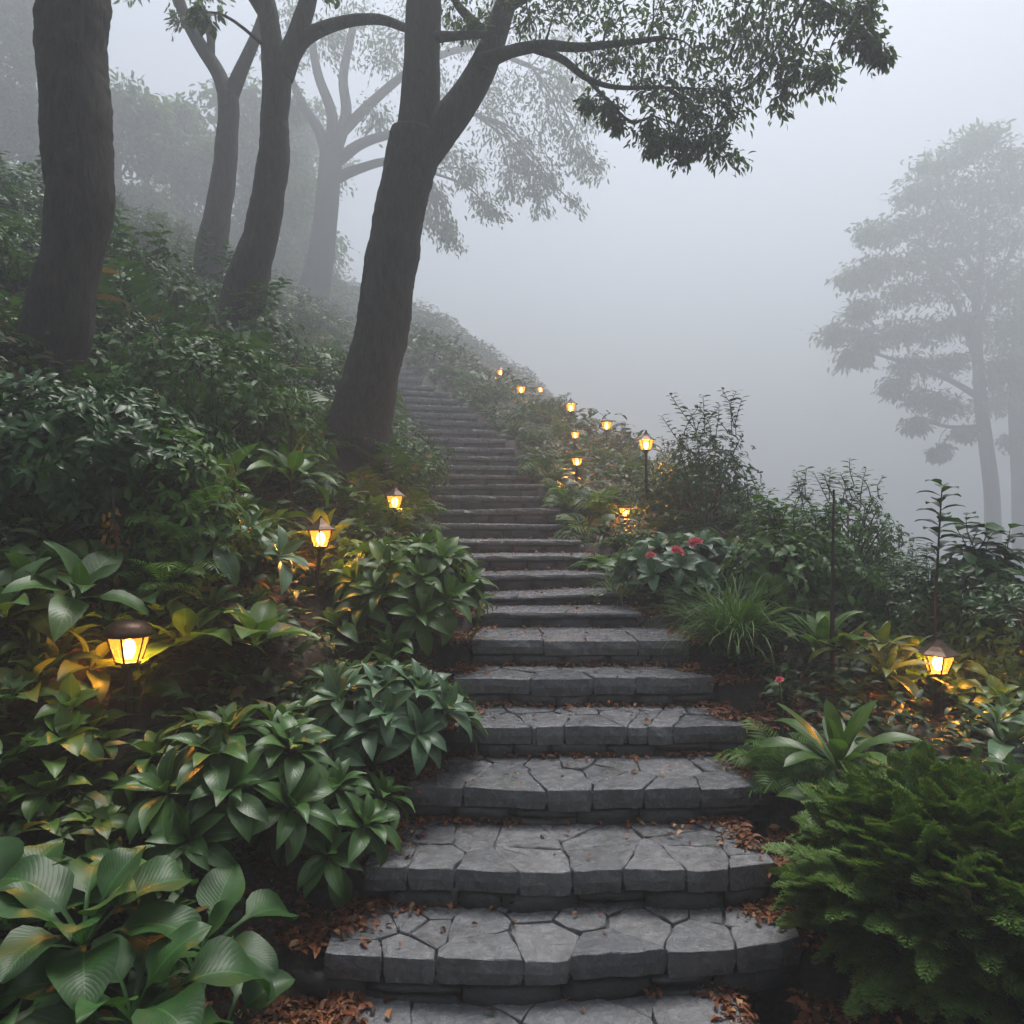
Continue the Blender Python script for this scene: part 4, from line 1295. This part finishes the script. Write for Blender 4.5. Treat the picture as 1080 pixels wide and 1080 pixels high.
place(mb, "leafy_shrub", M["shrub2"], 858, 5.2, "mid-green shrub in front of the ridge shrubs beside the bare stake", "shrub", stem=sm)
r = R(324)
mb, sm = shrub(.3, .3, .35, 260, .085, ROUND, r, z0=.3, whorl=3, inner=.4, low=-.4, sprigs=5, sprig_len=.25)
place(mb, "leafy_shrub", M["fresh"], 815, 5.0, "lighter leafy shrub between the rose bush and the bare stake", "shrub", stem=sm)
r = R(325)
mb, sm = shrub(.34, .3, .36, 230, .11, ROUND, r, z0=.45, whorl=3, inner=.45, low=-.5, sprigs=7, sprig_len=.28)
place(mb, "leafy_shrub", M["shrub"], 1032, 4.9, "round-leaved dark shrub just behind the lamp above the juniper", "shrub", stem=sm)
# sapling
r = R(326)
mb, sm = MB(), MB()
tube(sm, [(0, 0, -.1), (.01, 0, .4), (.03, 0, .8), (.05, 0, 1.12)], [.012, .010, .007, .004], 6, 4)
for i in range(26):
    t = .5 + .5 * i / 25
    z = 1.14 * t; yaw = i * 2.4
    T = leaf(w_lance, .2 * (1.15 - .45 * t), .085, 30, 60, .1, 14, .02, 6, 2, r)
    mb.add(T[0] @ rot_z(np.array([yaw]))[0].T + np.array([.05 * t * t, 0, z]), T[1], T[2])
place(mb, "sapling", M["shrub"], 985, 4.6, "slender sapling with narrow leaves standing above the flared-cap lamp", "sapling", stem=sm, dz=.05)
r = R(327)
mb = bush_of_rosettes([((0, 0, .2), (0, 0, 1)), ((.16, .05, .14), (.3, 0, 1)), ((-.18, 0, .18), (-.3, 0, 1)), ((-.05, -.15, .1), (0, -.4, 1))], 10, .3, .085, w_lance, r, pet=.1, p_in=80, p_out=20, d_in=40, d_out=85, nl=8, nw=3)
place(mb, "lance_leaf_plant", M["yellow"], 930, 4.25, "yellow-green leaves glowing beside the flared-cap lamp", "plant", dz=.05)
r = R(328)
mb = bush_of_rosettes([((0, 0, .1), (0, -.2, 1)), ((.25, 0, .1), (.2, -.2, 1))], 8, .36, .12, w_hosta, r, pet=.2, p_in=70, p_out=10, d_in=50, d_out=80, nl=9, nw=4)
place(mb, "broadleaf_plant", M["blue"], 1062, 3.6, "grey broad-leaved plant at the foot of the flared-cap lamp", "plant", dz=.02)
r = R(329)
mb, sm = shrub(.45, .4, .42, 420, .07, TINY, r, z0=.3, whorl=4, inner=.5, low=-.4)
place(mb, "leafy_shrub", M["shrub"], 1075, 4.4, "dark small-leaved shrub at the frame edge beyond the flared-cap lamp", "shrub", stem=sm)
r = R(330)
mb = MB(); rosette(mb, 10, .42, .11, w_paddle, r, pet=.05, p_in=86, p_out=45, d_in=25, d_out=70, nl=10, nw=4)
tall = place(mb, "broadleaf_plant", M["fresh"], 866, 4.4, "upright paddle-leaved plant at the foot of the bare stake", "plant", dz=.08)
# small lone flowers
for px, py, d, mat, lab in ((915, 673, 4.5, "petal", "single pink flower among dark leaves above the strap-leaved plant"), (822, 718, 3.75, "petal", "single small red flower bud over the feathery fern")):
    q = P(px, py, d); gz = float(ground(q[0], q[1]))
    sm = MB(); h = q[2] - gz
    tube(sm, [(0, 0, -.05), (.02, 0, h * .5), (0, 0, h)], [.006, .005, .004], 5, 3)
    o = sm.build("flower_stem", M["gstem"]); o.location = (q[0], q[1], gz)
    tag(o, lab, "flower")
    bloom(o, (0, 0, h), .035 if px > 900 else .024, R(px), M[mat])

# rock
def rock(px, d, rad, label, dz, s):
    r = R(s); V = []
    n, m = 14, 20
    for i in range(n + 1):
        for j in range(m):
            th, ph = math.pi * i / n, 2 * math.pi * j / m
            v = np.array([math.sin(th) * math.cos(ph) * 1.3, math.sin(th) * math.sin(ph), math.cos(th) * .75])
            v *= rad * (1 + .35 * fnoise(v, 1.4, s) + .14 * fnoise(v, 4, s))
            V.append(v)
    I = np.arange(len(V)).reshape(n + 1, m)
    q = np.stack([I[:-1], I[1:], np.roll(I[1:], -1, 1), np.roll(I[:-1], -1, 1)], -1).reshape(-1, 4)
    b = MB(); b.add(np.array(V), q)
    place(b, "rock", M["rock"], px, d, label, "rock", dz=dz)


rock(1062, 3.6, .15, "grey rock behind the juniper near the flared-cap lamp", .02, 3)

# ------------------------------------------------------------------ fillers: ferns and shrubs of the two slopes
r = R(400)
fern_src = [fern(15, 1.0, R(410 + i), (FRONDS, BAMBOO, FRONDS, BAMBOO)[i]) for i in range(4)]
fern_ob, shr_ob = [], []
BANK_F, BANK_S = "fern of the misty bank under the trees", "shrub of the misty bank under the trees"
RIDGE_F, RIDGE_S = "fern of the ridge on the lamp-lined valley side", "shrub of the ridge on the lamp-lined valley side"


def hides_lamp(x, y, z, rad, hgt):
    for px, py, d, hp in LAMP_SPOTS:
        if y < d + .15:
            cx = 540 + x * F / y
            if abs(cx - px) < rad * F / y + hp * .5 and HOR + (H - z - hgt) * F / y < py + hp * .8:
                return True
    return False


def filler(kind, side, x, y, sc, yaw):
    z = float(ground(x, y)) - .03
    if hides_lamp(x, y, z, (.5 if kind == "fern" else .55) * sc, (.5 if kind == "fern" else .85) * sc):
        return
    if kind == "fern":
        i = int(r.integers(4))
        if len(fern_ob) < 4:
            i = len(fern_ob); o = fern_src[i].build("fern", M["fern"]); fern_ob.append(o)
        else:
            o = copy_tree(fern_ob[i])
    else:
        i = int(r.integers(4))
        if len(shr_ob) < 4:
            i = len(shr_ob)
            mb, sm = shrub(.55, .55, .5, 380, .085, TINY if i % 2 else ROUND, R(420 + i), z0=.4, whorl=4, inner=.5, low=-.4, sprigs=6 if i > 1 else 0, sprig_len=.35)
            o = mb.build("leafy_shrub", M["shrub" if i % 2 else "shrub2"]); sm.build("stem", M["twig"], o); shr_ob.append(o)
        else:
            o = copy_tree(shr_ob[i])
    o.location = (x, y, z); o.rotation_euler = (0, 0, yaw); o.scale = (sc, sc, sc * r.uniform(.85, 1.15))
    if side < 0:
        tag(o, BANK_F if kind == "fern" else BANK_S, "fern" if kind == "fern" else "shrub", "ferns on the tree bank" if kind == "fern" else "shrubs on the tree bank")
    else:
        tag(o, RIDGE_F if kind == "fern" else RIDGE_S, "fern" if kind == "fern" else "shrub", "ferns on the lamp ridge" if kind == "fern" else "shrubs on the lamp ridge")


cnt = 0
while cnt < 150:
    d = 5.6 + 18 * r.random() ** 1.4
    u = .25 + 6.5 * r.random()
    x = float(xcen(d) - hwid(d) - u)
    if (x * F / d + 540) < -60: continue
    if d < 7 and u < 1.2: continue
    filler("fern" if r.random() < .62 else "shrub", -1, x, d, r.uniform(.55, .95), r.uniform(0, 6.28)); cnt += 1
for i in range(34):       # the dense dark growth between the big trunks
    d = r.uniform(6.6, 11); px = r.uniform(-10, 345)
    x = (px - 540) * d / F
    if float(xcen(d) - hwid(d)) - x < 1.2: continue
    filler("fern" if i % 2 else "shrub", -1, x, d, r.uniform(.8, 1.25), r.uniform(0, 6.28))
for i in range(16):       # edge of the stairs, bank side
    d = 7 + i * .75
    filler("fern" if i % 3 else "shrub", -1, float(xcen(d) - hwid(d) - r.uniform(.22, .4)), d, r.uniform(.3, .45), r.uniform(0, 6.28))
cnt = 0
while cnt < 120:
    d = 5.0 + 16 * r.random() ** 1.3
    u = .3 + 3.2 * r.random()
    x = float(xcen(d) + hwid(d) + u)
    if (x * F / d + 540) > 1150: continue
    if d < 6.2 and u < 1.2: continue
    filler("fern" if r.random() < .6 else "shrub", 1, x, d, r.uniform(.4, .72), r.uniform(0, 6.28)); cnt += 1
for i in range(18):
    d = 6.2 + i * .7
    filler("fern" if i % 3 else "shrub", 1, float(xcen(d) + hwid(d) + r.uniform(.2, .4)), d, r.uniform(.32, .5), r.uniform(0, 6.28))

src = []
for i in range(5):
    q = R(440 + i)
    hd = [((q.normal() * .09, q.normal() * .09, .05 + .05 * j), (q.normal() * .3, q.normal() * .3, 1)) for j in range(4)]
    mb = bush_of_rosettes(hd, 9, (.2, .17, .24, .19, .15)[i], (.085, .07, .11, .06, .08)[i], (w_hosta, w_lance, w_hosta, w_lance, w_hosta)[i], q, pet=.2, p_in=78, p_out=12, d_in=50, d_out=85, nl=8, nw=4)
    src.append(mb.build("low_plant", M[("fresh", "lance", "hosta", "lance", "fresh")[i]]))
first = [True] * 5
near1 = [(20, 3.02), (74, 2.92), (52, 3.16), (92, 3.2), (98, 2.98), (34, 3.2), (10, 3.15), (60, 2.8), (30, 2.75), (100, 3.35), (4, 2.9), (55, 3.4), (95, 3.5), (150, 3.45), (185, 3.35), (25, 3.3), (125, 3.6), (75, 3.65), (210, 3.5), (170, 3.7), (5, 3.5), (235, 3.4), (115, 3.75), (300, 4.6), (270, 4.5), (320, 4.75), (365, 4.7), (1000, 4.35), (965, 4.3), (940, 4.2), (1030, 4.4), (1060, 4.3)]
for side, n in ((-1, 110), (1, 70)):
    for i in range(-len(near1) if side < 0 else 0, n):
        d = r.uniform(2.2, 6.2); u = r.uniform(.42 if d < 4 else .28, 3.0 if side < 0 else 2.6)
        x = float(xcen(d) + side * (hwid(d) + u))
        if i < 0:
            d = near1[i][1]; x = (near1[i][0] - 540) * d / F
        if d < 2.9 and side < 0 and -.95 < x: continue
        z = float(ground(x, d)) - .02
        if abs(x * F / d) > 600 or hides_lamp(x, d, z, .18, .22): continue
        if any(d < ld_ + .05 and d > ld_ - 1.3 and abs(540 + x * F / d - px) < 34 for px, py, ld_, hp in LAMP_SPOTS[:4]): continue
        j = i % 5
        if first[j]: o = src[j]; first[j] = False
        else: o = copy_tree(src[j])
        o.location = (x, d, z); o.rotation_euler = (r.normal() * .12, r.normal() * .12, r.uniform(0, 6.28)); k_ = r.uniform(.7, 1.25); o.scale = (k_, k_, k_)
        tag(o, "low leafy plant filling gaps between larger plants on the " + ("tree bank" if x < 0 else "valley side"), "plant", "low plants of the " + ("tree bank" if x < 0 else "valley side"))

# ------------------------------------------------------------------ ground cover and leaf litter (nobody could count them)
r = R(500)
for side, n in ((-1, 19000), (1, 10000)):
    d = 1.9 + 21 * r.random(n) ** 1.6
    u = .22 + (7.5 if side < 0 else 4.2) * r.random(n) ** 1.2
    x = xcen(d) + side * (hwid(d) + u)
    keep = (np.abs(x * F / d) < 900) & ((u > .36) | (d > 3.2))
    for px, py, ld_, hp in LAMP_SPOTS[:4]:
        keep &= ~((d < ld_ + .05) & (d > ld_ - .5) & (np.abs(540 + x * F / d - px) < 10))
    x, d = x[keep], d[keep]; n = len(x)
    z = ground(x, d) + r.random(n) ** 1.5 * .22
    mb = MB()
    for wj in range(3):
        yaw = r.uniform(0, 6.283, n)
        dr = np.stack([np.cos(yaw), np.sin(yaw), r.uniform(-.3, .7, n)], -1)
        mb.scatter(TINY[wj], np.stack([x, d, z], -1), frames(dr, np.tile([0, -.2, 1.0], (n, 1)) + r.normal(size=(n, 3)) * .3), .10 * r.uniform(.5, 1.3, n))
    o = mb.build("ground_cover", M["cover"])
    tag(o, "low leafy ground cover between the plants on the " + ("tree bank" if side < 0 else "valley side"), "ground cover", kind="stuff")

mb = MB()
pos = []
for k in range(0, 12):      # on the treads: back edge and corners
    T, yf, w, dep, zt = step_edges[k]
    n = 520 if k < 6 else 90
    x = r.uniform(-w, w, n); y = dep - .05 - np.abs(r.normal(size=n)) * .035
    if k == 0:
        n0 = 700; x = np.concatenate([x, -w + np.abs(r.normal(size=n0)) * .06]); y = np.concatenate([y, r.uniform(-.2, dep, n0)])
    m = int(n * 1.1)
    sx = np.where(r.random(m) < .5, -1, 1) * (w + .02 - np.abs(r.normal(size=m)) * (.07 if k < 6 else .03)); sy = r.uniform(.10, dep, m)
    inl = [.02, .22, .16, .1, .08, .05, .04][k] if k < 7 else 0
    # the corner wedges
    sx = sx - np.sign(sx) * inl * .7 * r.random(m) * np.clip(sy / dep, 0, 1)
    st_ = r.uniform(-w, w, 34); sty = r.uniform(0, dep, 34)
    xx = np.concatenate([x, sx, st_]); yy = np.concatenate([y, sy, sty])
    q = np.stack([xx, yy, np.full(len(xx), zt + .007) + r.random(len(xx)) * .012], -1)
    pos.append(T(q) + SLOC)
for side in (-1, 1):        # on the soil beside the lowest steps
    n = 11000 if side < 0 else 8000
    d = r.uniform(1.75, 6.2, n); u = -.03 + np.abs(r.normal(size=n)) * .22
    x = xcen(d) + side * (hwid(d) + u)
    pos.append(np.stack([x, d, np.maximum(ground(x, d), zstep(d) - .04) + .006 + r.random(n) * .015], -1))
for side in (-1, 1):        # thinly over the soil under the plants
    n = 3500
    d = r.uniform(2.2, 6.5, n); u = r.uniform(.3, 3.0, n); x = xcen(d) + side * (hwid(d) + u)
    pos.append(np.stack([x, d, ground(x, d) + .006 + r.random(n) * .015], -1))
pos = np.vstack(pos); n = len(pos)
yaw = r.uniform(0, 6.283, n)
dr = np.stack([np.cos(yaw), np.sin(yaw), r.normal(size=n) * .22], -1)
mb.scatter(tiny_leaf(1, .55, .3, .2), pos, frames(dr, np.tile([0, 0, 1.0], (n, 1)) + r.normal(size=(n, 3)) * .35), .031 * np.minimum(1.9, r.lognormal(-.1, .42, n)))
for i in range(260):
    q = pos[int(r.integers(n))]; a = r.uniform(0, 6.28); l_ = r.uniform(.03, .09); dv = np.array([math.cos(a), math.sin(a), r.normal() * .1]) * l_
    tube(mb, [q - dv, q + np.array([0, 0, .004]), q + dv], [.0018, .0022, .0012], 4, 2)
o = mb.build("leaf_litter", M["chips"])
tag(o, "brown fallen leaves and wood chips along the step edges", "leaf litter", kind="stuff")
# ------------------------------------------------------------------ far hillside thicket
r = R(600)
n = 42000
d = 13.5 + 40 * r.random(n); x = xcen(d) - 1.0 + (r.random(n) - .62) * 32
keep = (np.abs(x * F / d) < 900) & ((d > 22) | (x > xcen(d) + hwid(d) + 2.2))
x, d = x[keep], d[keep]; n = len(x)
z = ground(x, d) + r.random(n) * (.5 + .45 * np.sin(x * 1.7 + d) * np.sin(d * 1.3 - x * .6))
mb = MB()
for wj in range(3):
    yaw = r.uniform(0, 6.283, n)
    dr = np.stack([np.cos(yaw), np.sin(yaw), r.uniform(-.3, .8, n)], -1)
    mb.scatter(TINY[wj], np.stack([x, d, z], -1), frames(dr, np.tile([0, -.2, 1.0], (n, 1)) + r.normal(size=(n, 3)) * .3), .25 * r.uniform(.5, 1.3, n))
o = mb.build("thicket", M["cover"])
tag(o, "fog-veiled thicket covering the far hillside behind the stairs", "thicket", kind="stuff")
